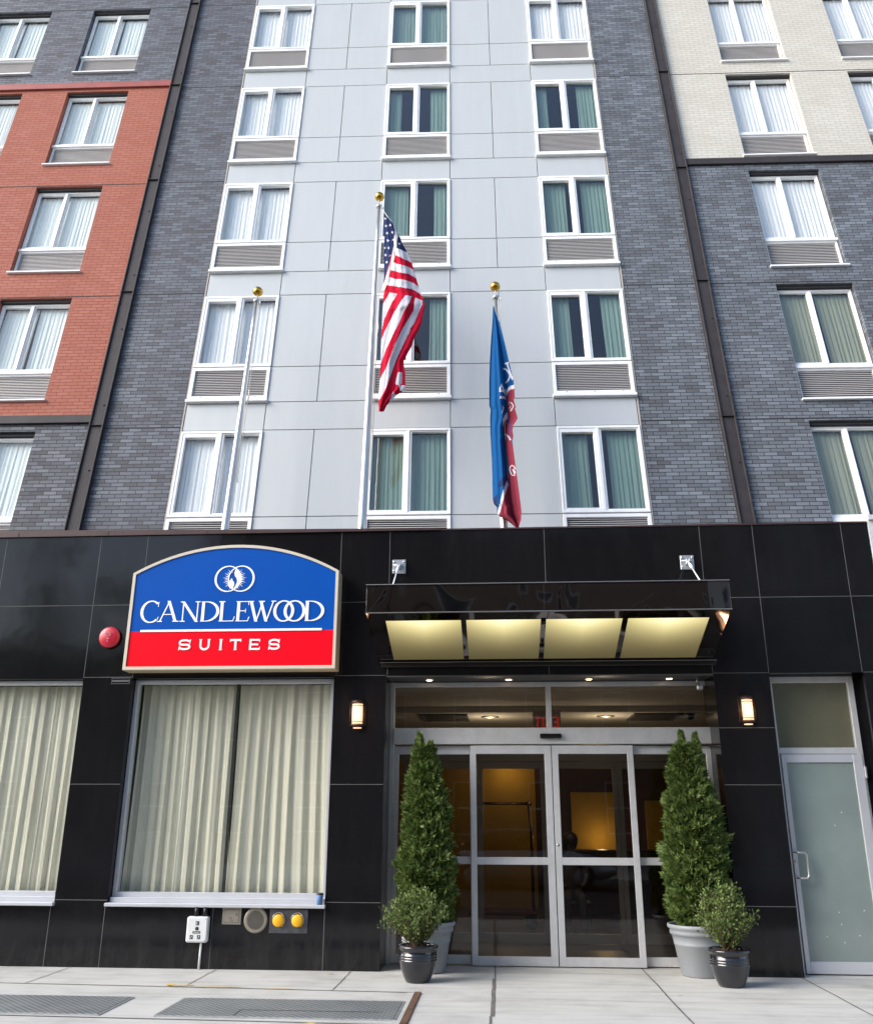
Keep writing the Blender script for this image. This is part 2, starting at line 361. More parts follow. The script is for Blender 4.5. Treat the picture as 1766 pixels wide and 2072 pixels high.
# ------------------------------------------------------------------ the ground
def concrete(name, base, crack=True):
    m, nt, b = new_mat(name)
    tc = N(nt, 'TexCoord')
    n = N(nt, 'TexNoise'); n.inputs['Scale'].default_value = 1.1; n.inputs['Detail'].default_value = 9; n.inputs['Roughness'].default_value = .65; L(nt, tc.outputs['Object'], n.inputs['Vector'])
    mp = N(nt, 'Mapping'); mp.inputs['Scale'].default_value = (.7, 5, 1); L(nt, tc.outputs['Object'], mp.inputs[0])
    n2 = N(nt, 'TexNoise'); n2.inputs['Scale'].default_value = 1.6; n2.inputs['Detail'].default_value = 7; L(nt, mp.outputs[0], n2.inputs['Vector'])
    n3 = N(nt, 'TexNoise'); n3.inputs['Scale'].default_value = 150; n3.inputs['Detail'].default_value = 3; L(nt, tc.outputs['Object'], n3.inputs['Vector'])
    c = ramp(nt, n.outputs['Fac'], [(.32, tuple(x*.42 for x in base)), (.52, base), (.72, tuple(min(1, x*1.18) for x in base))])
    c = mixc(nt, .45, c, ramp(nt, n2.outputs['Fac'], [(.35, tuple(x*.58 for x in base)), (.5, base), (.8, tuple(x*1.12 for x in base))]))
    c = mixc(nt, .35, c, ramp(nt, n3.outputs['Fac'], [(.3, tuple(x*.7 for x in base)), (.7, tuple(x*1.2 for x in base))]))
    # gum spots and drips
    v = N(nt, 'TexVoronoi'); v.inputs['Scale'].default_value = 1.9; L(nt, tc.outputs['Object'], v.inputs['Vector'])
    sp = N(nt, 'MapRange'); L(nt, v.outputs['Distance'], sp.inputs[0]); sp.inputs[1].default_value = .03; sp.inputs[2].default_value = .045; sp.inputs[3].default_value = .6; sp.inputs[4].default_value = 0
    c = mixc(nt, sp.outputs[0], c, tuple(x*.35 for x in base))
    L(nt, c, b.inputs['Base Color']); b.inputs['Roughness'].default_value = .85; b.inputs['Specular IOR Level'].default_value = .25
    bp = N(nt, 'Bump'); bp.inputs['Strength'].default_value = .25; bp.inputs['Distance'].default_value = .004
    L(nt, n3.outputs['Fac'], bp.inputs['Height']); L(nt, bp.outputs[0], b.inputs['Normal'])
    return m
M['walk'] = concrete('pavement_concrete', (.50, .49, .455))
M['walk2'] = concrete('trim_concrete', (.46, .45, .42))
M['road'] = mat('asphalt', (.05, .05, .052), .85, var=.25, vscale=3, bump=.5, bscale=120)
M['curb'] = concrete('kerb_stone', (.40, .39, .37))
M['crack'] = mat('joint_tar', (.13, .12, .11), .9, var=.4, vscale=6)
M['crack_pale'] = mat('joint_sand', (.24, .22, .19), .9, var=.5, vscale=9)
M['paint_y'] = mat('worn_yellow_paint', (.62, .42, .12), .8, var=.3, vscale=20)
M['rust'] = mat('rusty_steel_edge', (.13, .07, .04), .8, .2, var=.5, vscale=9)

g = MB(); g.quad((-300, -300, -.16), (300, -300, -.16), (300, 300, -.16), (-300, 300, -.16))
tag(g.build('ground', M['road']), kind='structure')
g = MB(); g.quad((-60, -15.0, -.15), (60, -15.0, -.15), (60, -4.6, -.15), (-60, -4.6, -.15))
tag(g.build('road', M['road']), kind='structure')
g = MB(); g.box(-40, 40, -4.40, 3.0, -.155, 0)
tag(g.build('pavement', M['walk']), kind='structure')
g = MB(); g.box(-40, 40, -4.58, -4.40, -.155, .001, bev=.015)
g.box(-40, 40, -15.2, -15.0, -.155, .001, bev=.015)
tag(g.build('kerb', M['curb']), kind='structure')
g = MB(); g.box(-40, 40, -22, -15.2, -.155, 0)
tag(g.build('far_pavement', M['walk']), kind='structure')
# joints between the slabs
def strip(mb, pts, wd, z, mi=0):
    for (xa, ya), (xb, yb) in zip(pts, pts[1:]):
        d = Vector((xb-xa, yb-ya)); 
        if d.length < 1e-6: continue
        n = Vector((-d.y, d.x)).normalized()*wd/2
        mb.quad((xa-n.x, ya-n.y, z), (xb-n.x, yb-n.y, z), (xb+n.x, yb+n.y, z), (xa+n.x, ya+n.y, z), mi)
g = MB(); rr = random.Random(4)
def jl(x, y0, y1, wd, mi=0):
    pts = []; n = 14
    for i in range(n+1):
        pts.append((x + rr.uniform(-.004, .004), y0+(y1-y0)*i/n))
    strip(g, pts, wd, .004, mi)
jl(-4.20, 0, -1.02, .012, 1); jl(-2.55, 0, -1.02, .012, 1); jl(-1.06, 0, -1.10, .012, 1); jl(.51, .5, -.35, .012); jl(.50, -.35, -2.2, .035); jl(.48, -2.2, -4.4, .02)
jl(2.14, .5, -4.4, .016); jl(3.74, -.02, -4.4, .014); jl(-5.9, 0, -4.4, .012, 1); jl(5.4, 0, -4.4, .014)
strip(g, [(-9, -1.0), (-4.47, -1.02), (-2.5, -1.09), (-.23, -1.19)], .02, .0045)
strip(g, [(-9, -2.48), (-3.67, -2.50), (-1.31, -2.56), (-.25, -2.60)], .022, .0045)
strip(g, [(.5, -1.42), (2.14, -1.45), (3.74, -1.47), (9, -1.5)], .006, .004, 1)
strip(g, [(-.2, -3.0), (9, -3.0)], .012, .004, 1)
strip(g, [(-.74, .05), (.4, .06), (3.1, .05)], .008, .0042, 1)
tag(g.build('pavement_joints', [M['crack'], M['crack_pale']]), kind='structure')
g = MB()
for cx, cy, wx, wy, an in ((-2.60, -1.02, .16, .035, .2), (-2.2, -1.07, .30, .016, .05), (-1.6, -1.1, .2, .012, 0), (-1.0, -2.62, .1, .05, .3), (-2.72, -.99, .05, .09, .4), (-1.25, -.2, .05, .02, .5)):
    pts = []
    for k in range(9):
        t = 2*math.pi*k/9; a = wx*math.cos(t)*rr.uniform(.7, 1); b_ = wy*math.sin(t)*rr.uniform(.6, 1)
        pts.append((cx+a*math.cos(an)-b_*math.sin(an), cy+a*math.sin(an)+b_*math.cos(an), .0052))
    g.add(pts, [list(range(9))])
tag(g.build('paint_marks', M['paint_y']), kind='structure')

# cellar vault covers
def tread_mat():
    m, nt, b = new_mat('tread_plate')
    tc = N(nt, 'TexCoord'); sp = N(nt, 'SeparateXYZ'); L(nt, tc.outputs['Object'], sp.inputs[0])
    a = mathn(nt, 'SINE', mathn(nt, 'MULTIPLY', mathn(nt, 'ADD', sp.outputs[0], sp.outputs[1]), 46)); c = mathn(nt, 'SINE', mathn(nt, 'MULTIPLY', mathn(nt, 'SUBTRACT', sp.outputs[0], sp.outputs[1]), 46))
    h = mathn(nt, 'MULTIPLY', mathn(nt, 'ABSOLUTE', a), mathn(nt, 'ABSOLUTE', c)); h = mathn(nt, 'GREATER_THAN', h, .42)
    n = N(nt, 'TexNoise'); n.inputs['Scale'].default_value = 3; n.inputs['Detail'].default_value = 8; L(nt, tc.outputs['Object'], n.inputs['Vector'])
    L(nt, mixc(nt, mathn(nt, 'MULTIPLY', h, .75), ramp(nt, n.outputs['Fac'], [(.3, (.10, .115, .12)), (.7, (.18, .195, .195))]), (.40, .41, .40)), b.inputs['Base Color'])
    b.inputs['Metallic'].default_value = .35; b.inputs['Roughness'].default_value = .5
    bp = N(nt, 'Bump'); bp.inputs['Strength'].default_value = 1; bp.inputs['Distance'].default_value = .006
    L(nt, h, bp.inputs['Height']); L(nt, bp.outputs[0], b.inputs['Normal']); return m
M['tread'] = tread_mat()
for x0, x1, lab in ((-5.6, -2.84, 'grey tread plate vault cover at the far left of the pavement'), (-2.32, -.32, 'grey tread plate vault cover beside the rusty steel edge, with a hatch line')):
    r = empty('vault_cover', ((x0+x1)/2, -2.05, 0)); tag(r, lab, 'vault cover', 'steel vault covers in the pavement')
    g = MB(); hx = (x1-x0)/2; g.box(-hx, hx, -.37, .37, .002, .012, bev=.002); g.build('plate', M['tread'], r)
    g = MB(); g.ring(-hx-.025, hx+.025, -.395, .395, .02, .02, .02, .02, 0, 1)
    g.v = [(a, c, .001+.009*b_) for a, b_, c in g.v]; g.build('frame', M['rust'] if False else M['galv'], r)
    if hx < 1.2:
        g = MB(); strip(g, [(-.35, -.36), (-.35, -.12), (hx-.12, -.12)], .012, .014); g.build('hatch_seam', M['joint'], r)
g = MB(); g.box(-.03, .03, -2.3, 0, .0, .012, bev=.002); g.box(-.10, -.035, -2.3, -.02, .0, .006, 1)
o = g.build('steel_edge', [M['rust'], M['walk2']], loc=(-.22, -1.19, 0)); tag(o, 'rusty steel edge strip set in the pavement beside the vault covers', 'edge strip')

# ------------------------------------------------------------------ the hotel building
hotel = empty('hotel_building'); tag(hotel, 'hotel of slate, red and cream brick with silver panels over a black granite ground floor', 'building')
H0, DH = 9.62, 2.85
FL = [H0+DH*i for i in range(6)]
WA = (-4.257, -1.28, 1.678); WW = 1.30
QL = (-12.4, -10.16, -7.925); QR = (5.605, 8.045, 10.5); QW = 1.285
PH = [(x, x+WW, h-2.30, h) for x in WA for h in FL]
LH = [(x, x+QW, h-2.20, h+.06) for x in QL for h in FL]
RH = [(x, x+QW+.02, h-2.42, h+.06) for x in QR for h in FL]
ZB, ZT = 6.9, 26.5
def up(mb, name, mats, parent=hotel): return mb.build(name, mats, parent, TU)
YT = .35
g = MB(); wall(g, -14.5, -5.77, ZB, 9.81, 0, YT, LH); up(g, 'slate_brick_wall', M['slate_warm'])
g = MB(); wall(g, -14.5, -5.77, 9.965, 18.30, 0, YT, LH); up(g, 'red_brick_wall', M['red'])
g = MB(); wall(g, -14.5, -5.77, 18.48, ZT, 0, YT, LH); up(g, 'slate_brick_wall', M['slate'])
g = MB(); wall(g, 4.475, 12.9, ZB, 15.53, 0, YT, RH); up(g, 'slate_brick_wall', M['slate_right'])
g = MB(); wall(g, 4.475, 12.9, 15.69, ZT, 0, YT, RH); up(g, 'cream_brick_wall', M['cream'])
g = MB(); wall(g, -5.525, -4.285, ZB, ZT, 0, YT, []); up(g, 'brick_pier', M['slate'])
g = MB(); wall(g, 3.012, 4.235, ZB, ZT, 0, YT, []); up(g, 'brick_pier', M['slate_right'])
# bands
for a, b_, c, d in ((-14.5, -5.765, 9.81, 9.965), (4.47, 12.9, 15.53, 15.69)):
    g = MB(); g.box(a, b_, -.05, .12, c, d, bev=.005)
    for k in range(6): g.box(a+.4+k*1.35, a+.42+k*1.35, -.055, -.04, c+.065, c+.085)
    up(g, 'steel_band', M['beam'])
g = MB(); g.box(-14.5, -5.72, -.045, .12, 18.30, 18.48, bev=.005); up(g, 'red_lintel_band', M['lintel_red'])
# steel beams: front flange, recessed web, bolts
for x0, x1, s_ in ((-5.765, -5.53, 1), (4.24, 4.47, -1)):
    g = MB(); xm = x0+.085
    g.box(x0, x0+.022, -.075, .14, ZB, ZT, bev=.004); g.box(x0+.022, x1-.022, -.045, .12, ZB, ZT); g.box(x1-.022, x1+.003, -.075, .14, ZB, ZT, bev=.004)
    for i in range(7):
        zz = 8.9+i*2.85
        for dz in (0, 1.25):
            g.lathe([(0, -.012), (.012, -.012), (.014, 0)], ((xm+x1)/2, -.045, zz+dz), 8, 1, axis='y')
    for i in range(6): g.box(x0-.002, x1+.004, -.078, -.02, FL[i]+.115, FL[i]+.119, 1)
    up(g, 'steel_beam', [M['beam'], M['joint']])
# joints in the brickwork
for i, h in enumerate(FL):
    for a, b_ in ((-14.5, -5.77), (4.475, 12.9), (-5.525, -4.285), (3.012, 4.235)):
        zz = h + (.10 if a > 3 or a == -5.525 else .08)
        if a == -14.5 and i in (0, 3): continue
        if a == 4.475 and i == 2: continue
        g = MB(); g.box(a, b_, -.003, .02, zz-.009, zz+.009); up(g, 'brick_joint', M['joint'])
# silver panel cladding with open joints
g = MB(); wall(g, -4.285, 3.012, ZB, ZT, .03, YT, PH); up(g, 'backing_wall', M['joint'])
g = MB(); gp = .006
def pan(x0, x1, z0, z1): g.box(x0+gp, x1-gp, -.004, .03, z0+gp, z1-gp, bev=.003)
GAPS = ((WA[0]+WW, WA[1], -2.14), (WA[1]+WW, WA[2], .857))
for i, h in enumerate(FL):
    hb = h+.02
    for a, b_, mid in GAPS:
        pan(a, mid, h-1.56, hb); pan(mid, b_, h-1.56, hb); pan(a, mid, h-2.28, h-1.56); pan(mid, b_, h-2.28, h-1.56)
        if i > 0: pan(a, b_, h-DH+.02, h-2.28)
    if i > 0:
        for x in WA: pan(x, x+WW, h-DH+.02, h-2.30)
for a, b_, mid in GAPS: pan(a, b_, ZB, FL[0]-2.28)
for x in WA: pan(x, x+WW, ZB, FL[0]-2.30)
up(g, 'silver_panel_cladding', M['panel'])
g = MB(); g.box(-4.285, -4.262, -.012, .03, ZB, ZT); g.box(2.984, 3.008, -.012, .03, ZB, ZT); up(g, 'edge_trim', M['trim'])
g = MB(); g.box(-14.5, 12.9, YT+.01, 4, ZT-.3, ZT); g.box(-14.5, 12.9, 3.9, 4, ZB, ZT-.3); up(g, 'rear_wall', M['dark'])

# ---- windows
def louvre_mb(x0, x1, z0, z1, y0, n):
    b = MB(); b.box(x0, x1, y0+.045, y0+.055, z0, z1, 1)
    st = (z1-z0)/n
    for k in range(n):
        z = z0+st*(k+.5)
        b.add([(x0, y0, z-st*.30), (x1, y0, z-st*.30), (x1, y0, z+st*.08), (x0, y0, z+st*.08), (x0, y0+.02, z-st*.05), (x1, y0+.02, z-st*.05), (x1, y0+.02, z+st*.30), (x0, y0+.02, z+st*.30)],
              [(0, 1, 2, 3), (3, 2, 6, 7), (0, 4, 5, 1), (4, 7, 6, 5)], 0)
    return b
def curtain_mb(x0, x1, z0, z1, seed, period=.075, amp=.009, y=0.0, y2=None, flare=0.0):
    r = random.Random(seed); b = MB(); nx = max(8, int((x1-x0)/.008)); nz = 10; ph = r.uniform(0, 6); f2 = r.uniform(.5, .8); f3 = r.uniform(1.6, 2.4)
    vs = []
    for j in range(nz+1):
        t = j/nz; z = z1+(z0-z1)*t
        for i in range(nx+1):
            s = i/nx; x = x0+(x1-x0)*s
            q = x/period*2*math.pi+ph + .9*math.sin(x*7.3+seed) + .35*math.sin(t*3+x*3)
            yy = y + amp*(.55+.45*t)*(math.sin(q)+.35*math.sin(q*f3+1)+.5*math.sin(q*f2*.5))
            vs.append((x+flare*t*t*(s-.5)+.008*math.sin(q*.5+t*2), yy, z+(.006*math.sin(q) if j == nz else 0)))
    m = nx+1
    b.add(vs, [(j*m+i, j*m+i+1, (j+1)*m+i+1, (j+1)*m+i) for j in range(nz) for i in range(nx)], 0, True)
    return b
def room_mb(w_, z0, z1, y0, y1):
    b = MB(); b.box(.0, w_, y1, y1+.01, z0, z1); b.box(0, .01, y0, y1, z0, z1); b.box(w_-.01, w_, y0, y1, z0, z1)
    b.box(.01, w_-.01, y0, y1, z1-.01, z1); b.box(.01, w_-.01, y0, y1, z0, z0+.01); return b
cache = {}
def shared(key, fn, name, mats, parent, M_):
    if key in cache:
        o = bpy.data.objects.new(name, cache[key].data); COL.objects.link(o); o.parent = parent
        o.matrix_local = M_ if M_ is not None else Matrix.Identity(4); return o
    o = fn().build(name, mats, parent, M_); cache[key] = o; return o
def frame_P():
    b = MB(); w_ = WW
    b.ring(0, w_, -1.56, 0, .032, .032, .04, .045, -.03, .07)
    b.box(.605, .655, -.032, .07, -1.52, -.045, bev=.003)
    b.ring(.032, .605, -1.52, -.045, .042, .040, .045, .070, -.022, .05)
    b.ring(.655, w_-.032, -1.52, -.045, .036, .022, .028, .018, -.012, .05)
    b.box(.01, w_-.01, .0, .06, -1.582, -1.56, 1)
    b.ring(0, w_, -2.245, -1.582, .055, .055, .085, .058, -.03, .07)
    for x in (.2, .65, 1.1): b.box(x, x+.02, -.034, -.03, -2.19, -2.182, 1)
    return b
def frame_Q(w_, ht):
    def f():
        b = MB(); k = ht/2.26; zg = -1.50*k; y0, y1 = .10, .17
        b.box(0, w_, .05, .19, -.055, 0, 1)                                   # dark head gap
        b.ring(.012, w_-.012, zg-.06, -.055, .028, .028, .05, .04, y0, y1)
        b.box(.555, .60, y0-.012, y1, zg-.01, -.095, bev=.003)
        b.ring(.04, .555, zg-.01, -.095, .018, .03, .03, .02, y0+.01, y1-.01)
        b.ring(.60, w_-.04, zg-.01, -.095, .02, .018, .02, .016, y0+.02, y1-.01)
        b.box(0, w_, y0+.02, y1, zg-.075, zg-.06, 1)
        b.box(-.01, w_+.01, y0-.05, y1, zg-.135, zg-.075, bev=.004)
        b.ring(.012, w_-.012, -ht+.035, zg-.135, .035, .035, .03, .03, y0-.02, y1)
        return b
    return f
def glass_mb(rects, y):
    def f():
        b = MB()
        for x0, x1, z0, z1 in rects: b.quad((x0, y, z0), (x1, y, z0), (x1, y, z1), (x0, y, z1))
        return b
    return f
CURT = {  # kind: (list of (x0 fraction, x1 fraction), material key)
 'closed': [(.01, .99)], 'c1': [(.01, .38), (.60, .99)], 'c2': [(.01, .30), (.72, .99)], 'c4': [(.01, .24), (.69, .99)], 'b3': [(.01, .40), (.76, .99)], 'open': [(.02, .36), (.66, .98)], 'half': [(.02, .44), (.60, .99)], 'slit': [(.01, .50), (.53, .99)], 'left': [(.01, .60), (.80, .99)]}
def window(kind, x0, h, cur, cmat, gmat, seed, ht=None, label=None):
    Mx = TU @ Matrix.Translation((x0, 0, h))
    if kind == 'P':
        fr = shared('P', frame_P, 'window', [M['white'], M['joint']], hotel, Mx)
        shared('Ps', lambda: (lambda b: (b.box(-.018, WW+.018, -.075, .06, -2.30, -2.245, bev=.006), b)[1])(MB()), 'sill', M['white'], fr, None)
        shared('Pl', lambda: louvre_mb(.055, WW-.055, -2.16, -1.64, .0, 15), 'louvre', [M['slat'], M['dark']], fr, None)
        shared('Pg'+gmat, glass_mb([(.07, .57, -1.48, -.11), (.69, WW-.05, -1.50, -.06)], .03), 'pane', M[gmat], fr, None)
        shared('Pr', lambda: room_mb(WW, -1.58, 0, .36, 1.4), 'room_lining', M['room'], fr, None)
        zt, zb, w_, yc = -.03, -1.56, WW, .125
    else:
        k = ht/2.26; w_ = QW if kind == 'L' else QW+.02
        fr = shared('Q'+kind, frame_Q(w_, ht), 'window', [M['white'], M['joint']], hotel, Mx)
        shared('Qs'+kind, lambda: (lambda b: (b.box(-.03, w_+.03, -.05, .10, -ht, -ht+.035, bev=.005), b)[1])(MB()), 'sill', M['white'], fr, None)
        shared('Ql'+kind, lambda: louvre_mb(.047, w_-.047, -ht+.065, -1.50*k-.165, .11, 16), 'louvre', [M['slat'], M['dark']], fr, None)
        shared('Qg'+kind+gmat, glass_mb([(.055, .53, -1.50*k+.02, -.11), (.615, w_-.055, -1.50*k+.01, -.11)], .145), 'pane', M[gmat], fr, None)
        shared('Qr'+kind, lambda: room_mb(w_, -1.60*k, -.05, .38, 1.4), 'room_lining', M['room'], fr, None)
        zt, zb, yc = -.08, -1.52*k, .215
    for n_, (a, b_) in enumerate(CURT[cur]):
        curtain_mb(a*w_, b_*w_, zb, zt, seed*3+n_, y=yc).build('curtain', M[cmat], fr)
    return fr
sd_ = 1
cB = ['slit', 'c2', 'b3', 'c4', 'slit', 'half']; cC = ['c1', 'c2', 'c1', 'c4', 'closed', 'closed']
for i, h in enumerate(FL):
    sd_ += 7
    window('P', WA[0], h, 'closed', 'curtain_light', 'glass_bright', sd_)
    window('P', WA[1], h, cB[i], 'curtain_green', 'glass_up', sd_+1)
    window('P', WA[2], h, cC[i], 'curtain_green' if i < 4 else 'curtain_white', 'glass_up' if i < 4 else 'glass_bright', sd_+2)
    for q, x in enumerate(QL):
        if i == 0 or q >= 1: window('L', x, h+.06, ('closed', 'slit', 'closed', 'closed', 'slit', 'closed')[i], 'curtain_light', 'glass_left', sd_+3+q, 2.26)
    for q, x in enumerate(QR[:2]):
        window('R', x, h+.06, 'slit' if i < 2 else 'closed', 'curtain_olive' if i < 2 else 'curtain_white', 'glass_up' if i < 2 else 'glass_bright', sd_+5+q, 2.48)

# ---- podium: black granite ground floor
PT = 5.03
PHOLES = [(-6.97, -4.488, .64, 3.19), (-3.87, -1.374, .64, 3.19), (-.745, 3.13, -.1, 3.205), (3.767, 4.845, -.1, 3.205)]
def granite(x0, x1):
    g = MB(); wall(g, x0, x1, 0, PT, 0, .28, PHOLES)
    return g
g = granite(-9.5, 5.145)
jw = .0035
def inh(x, z):
    return any(a-.001 < x < b_+.001 and c < z < d for a, b_, c, d in PHOLES)
def vj(x, z0, z1): g.box(x-jw, x+jw, -.0012, .003, z0, z1, 1)
def hj(z, x0, x1): g.box(x0, x1, -.0012, .003, z-jw, z+jw, 1)
for x in (-8.6, -7.62, -6.98, -5.75, -4.488, -3.869, -1.347, -.728, 1.21, 3.122, 3.767, 4.831):
    if x in (-3.869, 1.21, -1.347, 3.122, -.728, 3.767, 4.831) or True: vj(x, 3.209, PT)
hj(3.207, -9.5, -6.97); hj(3.209, -4.484, -3.873); hj(3.209, -1.37, -.75); hj(3.209, 3.135, 3.765); hj(3.209, 4.846, 5.145)
hj(4.115, -9.5, 5.145)
hj(1.951, -9.5, -6.97); hj(1.951, -4.484, -3.873); hj(1.951, -1.37, -.75); hj(1.951, 3.135, 3.765); hj(1.951, 4.847, 5.145)
hj(.69, -9.5, -6.97); hj(.69, -4.484, -3.873); hj(.69, -1.37, -.75); hj(.69, 3.135, 3.765); hj(.69, 4.847, 5.145)
hj(2.58, 3.135, 3.765)
for x in (-8.6, -7.62, -5.75, -4.522, -3.887, -2.639, -1.374): vj(x, 0, .637)
g.build('granite_wall', [M['granite'], M['grout']], hotel)
# coping: brown metal flashing that tapers out over the entrance, thin dark edge after it
g = MB()
g.add([(-9.5, -.03, PT), (-.1, -.03, PT), (-.1, .32, PT), (-9.5, .32, PT), (-9.5, -.03, PT+.135), (-.1, -.03, PT+.022), (-.1, .32, PT+.022), (-9.5, .32, PT+.135)],
      [(0, 1, 5, 4), (1, 2, 6, 5), (2, 3, 7, 6), (3, 0, 4, 7), (4, 5, 6, 7), (3, 2, 1, 0)])
for x in (-5.6, -4.4, -3.1, -1.9): g.box(x, x+.004, -.034, .02, PT+.004, PT+.07-.008*(x+6), 0)
g.box(-.1, 5.15, -.012, .30, PT, PT+.02, 0)
g.build('coping', M['coping'], hotel)
g = MB(); g.box(-9.5, 5.145, .3, 3.2, 4.86, 4.92); g.build('roof_deck', M['joint'], hotel)
# entrance jamb linings (granite returns), soffit
for a, b_ in ((-.79, -.745), (3.13, 3.18)):
    g = MB(); g.box(a, b_, .28, .62, 0, 3.2); g.build('entrance_jamb', M['granite'], hotel)
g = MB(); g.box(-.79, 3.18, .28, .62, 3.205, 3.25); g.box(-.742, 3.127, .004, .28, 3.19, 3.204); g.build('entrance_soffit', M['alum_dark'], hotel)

# ---- shop-front windows
def big_window(x0, x1, seed, mid):
    f = MB(); y0, y1 = .10, .20
    f.ring(x0, x1, .72, 3.185, .05, .045, .05, .05, y0, y1); f.box(x0+.005, x1-.005, .04, .18, .665, .72, bev=.004)
    fr = f.build('shop_window', M['alum_light'], hotel)
    s_ = MB(); s_.box(x0-.015, x1+.015, -.06, .20, .628, .665, bev=.006); s_.build('sill', M['alum_light'], fr)
    p = MB(); p.quad((x0+.05, .15, .77), (x1-.045, .15, .77), (x1-.045, .15, 3.135), (x0+.05, .15, 3.135)); p.build('pane', M['glass'], fr)
    if mid:
        b = MB(); b.box(mid-.016, mid+.016, .162, .19, .77, 3.135); b.build('curtain_gap_shade', M['joint'], fr)  # dark strip standing in for the shaded gap between the curtains
        curtain_mb(x0+.04, mid-.03, .75, 3.14, seed, .125, .024, .30, flare=.05).build('curtain', M['curtain_big'], fr)
        curtain_mb(mid+.005, x1-.03, .75, 3.14, seed+5, .14, .024, .30, flare=.05).build('curtain', M['curtain_big'], fr)
    else: curtain_mb(x0+.04, x1-.03, .75, 3.14, seed, .13, .024, .30).build('curtain', M['curtain_big'], fr)
    b = MB(); b.box(x0-.1, x1+.1, 1.2, 1.25, .3, 3.4); b.box(x0-.1, x0-.05, .3, 1.2, .3, 3.4); b.box(x1+.05, x1+.1, .3, 1.2, .3, 3.4); b.box(x0-.05, x1+.05, .3, 1.2, .3, .35); b.box(x0-.05, x1+.05, .3, 1.2, 3.35, 3.4)
    b.build('room_lining', M['room'], fr)
big_window(-3.865, -1.378, 11, -2.59)
big_window(-6.965, -4.492, 23, None)

# ---- entrance storefront
ent = MB(); Y0, Y1 = .50, .60
ent.box(-.745, -.69, Y0, Y1, 0, 3.19, bev=.004); ent.box(3.135, 3.19, Y0, Y1, 0, 3.19, bev=.004)
ent.box(-.69, 3.135, Y0, Y1, 3.135, 3.19, bev=.004); ent.box(1.185, 1.25, Y0+.005, Y1, 2.63, 3.135, bev=.004)
ent.box(-.69, 3.135, Y0-.06, Y1, 2.435, 2.63, bev=.005)
ent.box(-.69, 3.135, Y0, Y1, 3.192, 3.205, 1)
entrance = ent.build('entrance_storefront', [M['alum'], M['alum_dark']], hotel)
g = MB(); g.quad((-.69, .55, 2.63), (1.185, .55, 2.63), (1.185, .55, 3.135), (-.69, .55, 3.135)); g.quad((1.25, .55, 2.63), (3.135, .55, 2.63), (3.135, .55, 3.135), (1.25, .55, 3.135))
g.build('transom_pane', M['glass_lobby'], entrance)
g = MB(); g.box(1.095, 1.355, .40, .438, 2.50, 2.555, bev=.008); g.box(1.10, 1.35, .385, .40, 2.503, 2.53, bev=.006); g.build('door_sensor', M['black_metal'], entrance)
def leaf(name, x0, x1, y, l, r, top=2.418, t_=.10, gt=2.32, gb=.108, parent=hotel):
    g = MB(); g.ring(x0, x1, 0.012, top, l, r, gb-.012, top-gt, y, y+.045); g.box(x0+l, x1-r, y+.002, y+.043, 1.073, 1.155, bev=.003)
    d = g.build(name, M['alum'], parent)
    for z0, z1 in ((gb, 1.073), (1.155, gt)):
        p = MB(); p.quad((x0+l, y+.022, z0), (x1-r, y+.022, z0), (x1-r, y+.022, z1), (x0+l, y+.022, z1)); p.build('pane', M['glass_lobby'], d)
    return d
d1 = leaf('sliding_door', .25, 1.222, .44, .068, .082)
d2 = leaf('sliding_door', 1.232, 2.198, .44, .074, .072)
leaf('sidelight', -.688, .30, .52, .06, .06); leaf('sidelight', 2.15, 3.133, .52, .06, .06)
g = MB(); g.lathe([(0, -.006), (.016, -.006), (.018, 0)], (1.262, .44, 1.29), 12, 0, axis='y'); g.lathe([(0, -.008), (.006, -.008)], (1.262, .44, 1.29), 8, 1, axis='y'); g.build('lock', [M['galv'], M['dark']], d2)
g = MB(); g.box(1.223, 1.231, .45, .48, .015, 2.41); g.build('weather_strip', M['dark'], d2)
# recessed downlights in the entrance soffit
M['bulb'] = emit('downlight_bulb', (1.0, .62, .35), 9)
for i, x in enumerate((-.24, .73, 1.70, 2.66)):
    r = empty('downlight', (x, .26, 3.189)); tag(r, 'small lit downlight in the entrance soffit, %s' % ('leftmost of the four', 'second from the left', 'third from the left', 'rightmost of the four')[i], 'downlight', 'downlights over the entrance doors')
    g = MB(); g.lathe([(.058, 0), (.058, -.008), (.045, -.010), (.042, -.002)], n=24); g.build('trim_ring', M['steel'], r)
    g = MB(); g.lathe([(.042, -.003), (.03, -.010), (0.0, -.013)], n=20); g.build('bulb', M['bulb'], r)
g = MB(); g.tube([(0, 0, 0), (0, 0, -.07)], .012, 8); g.tube([(0, 0, -.07), (.02, -.03, -.12)], .018, 8); g.box(-.025, .045, -.10, -.02, -.155, -.105, 0, .008)
tag(g.build('security_camera', M['galv'], loc=(2.98, .22, 3.19)), 'small grey camera hanging at the right end of the entrance soffit', 'camera')

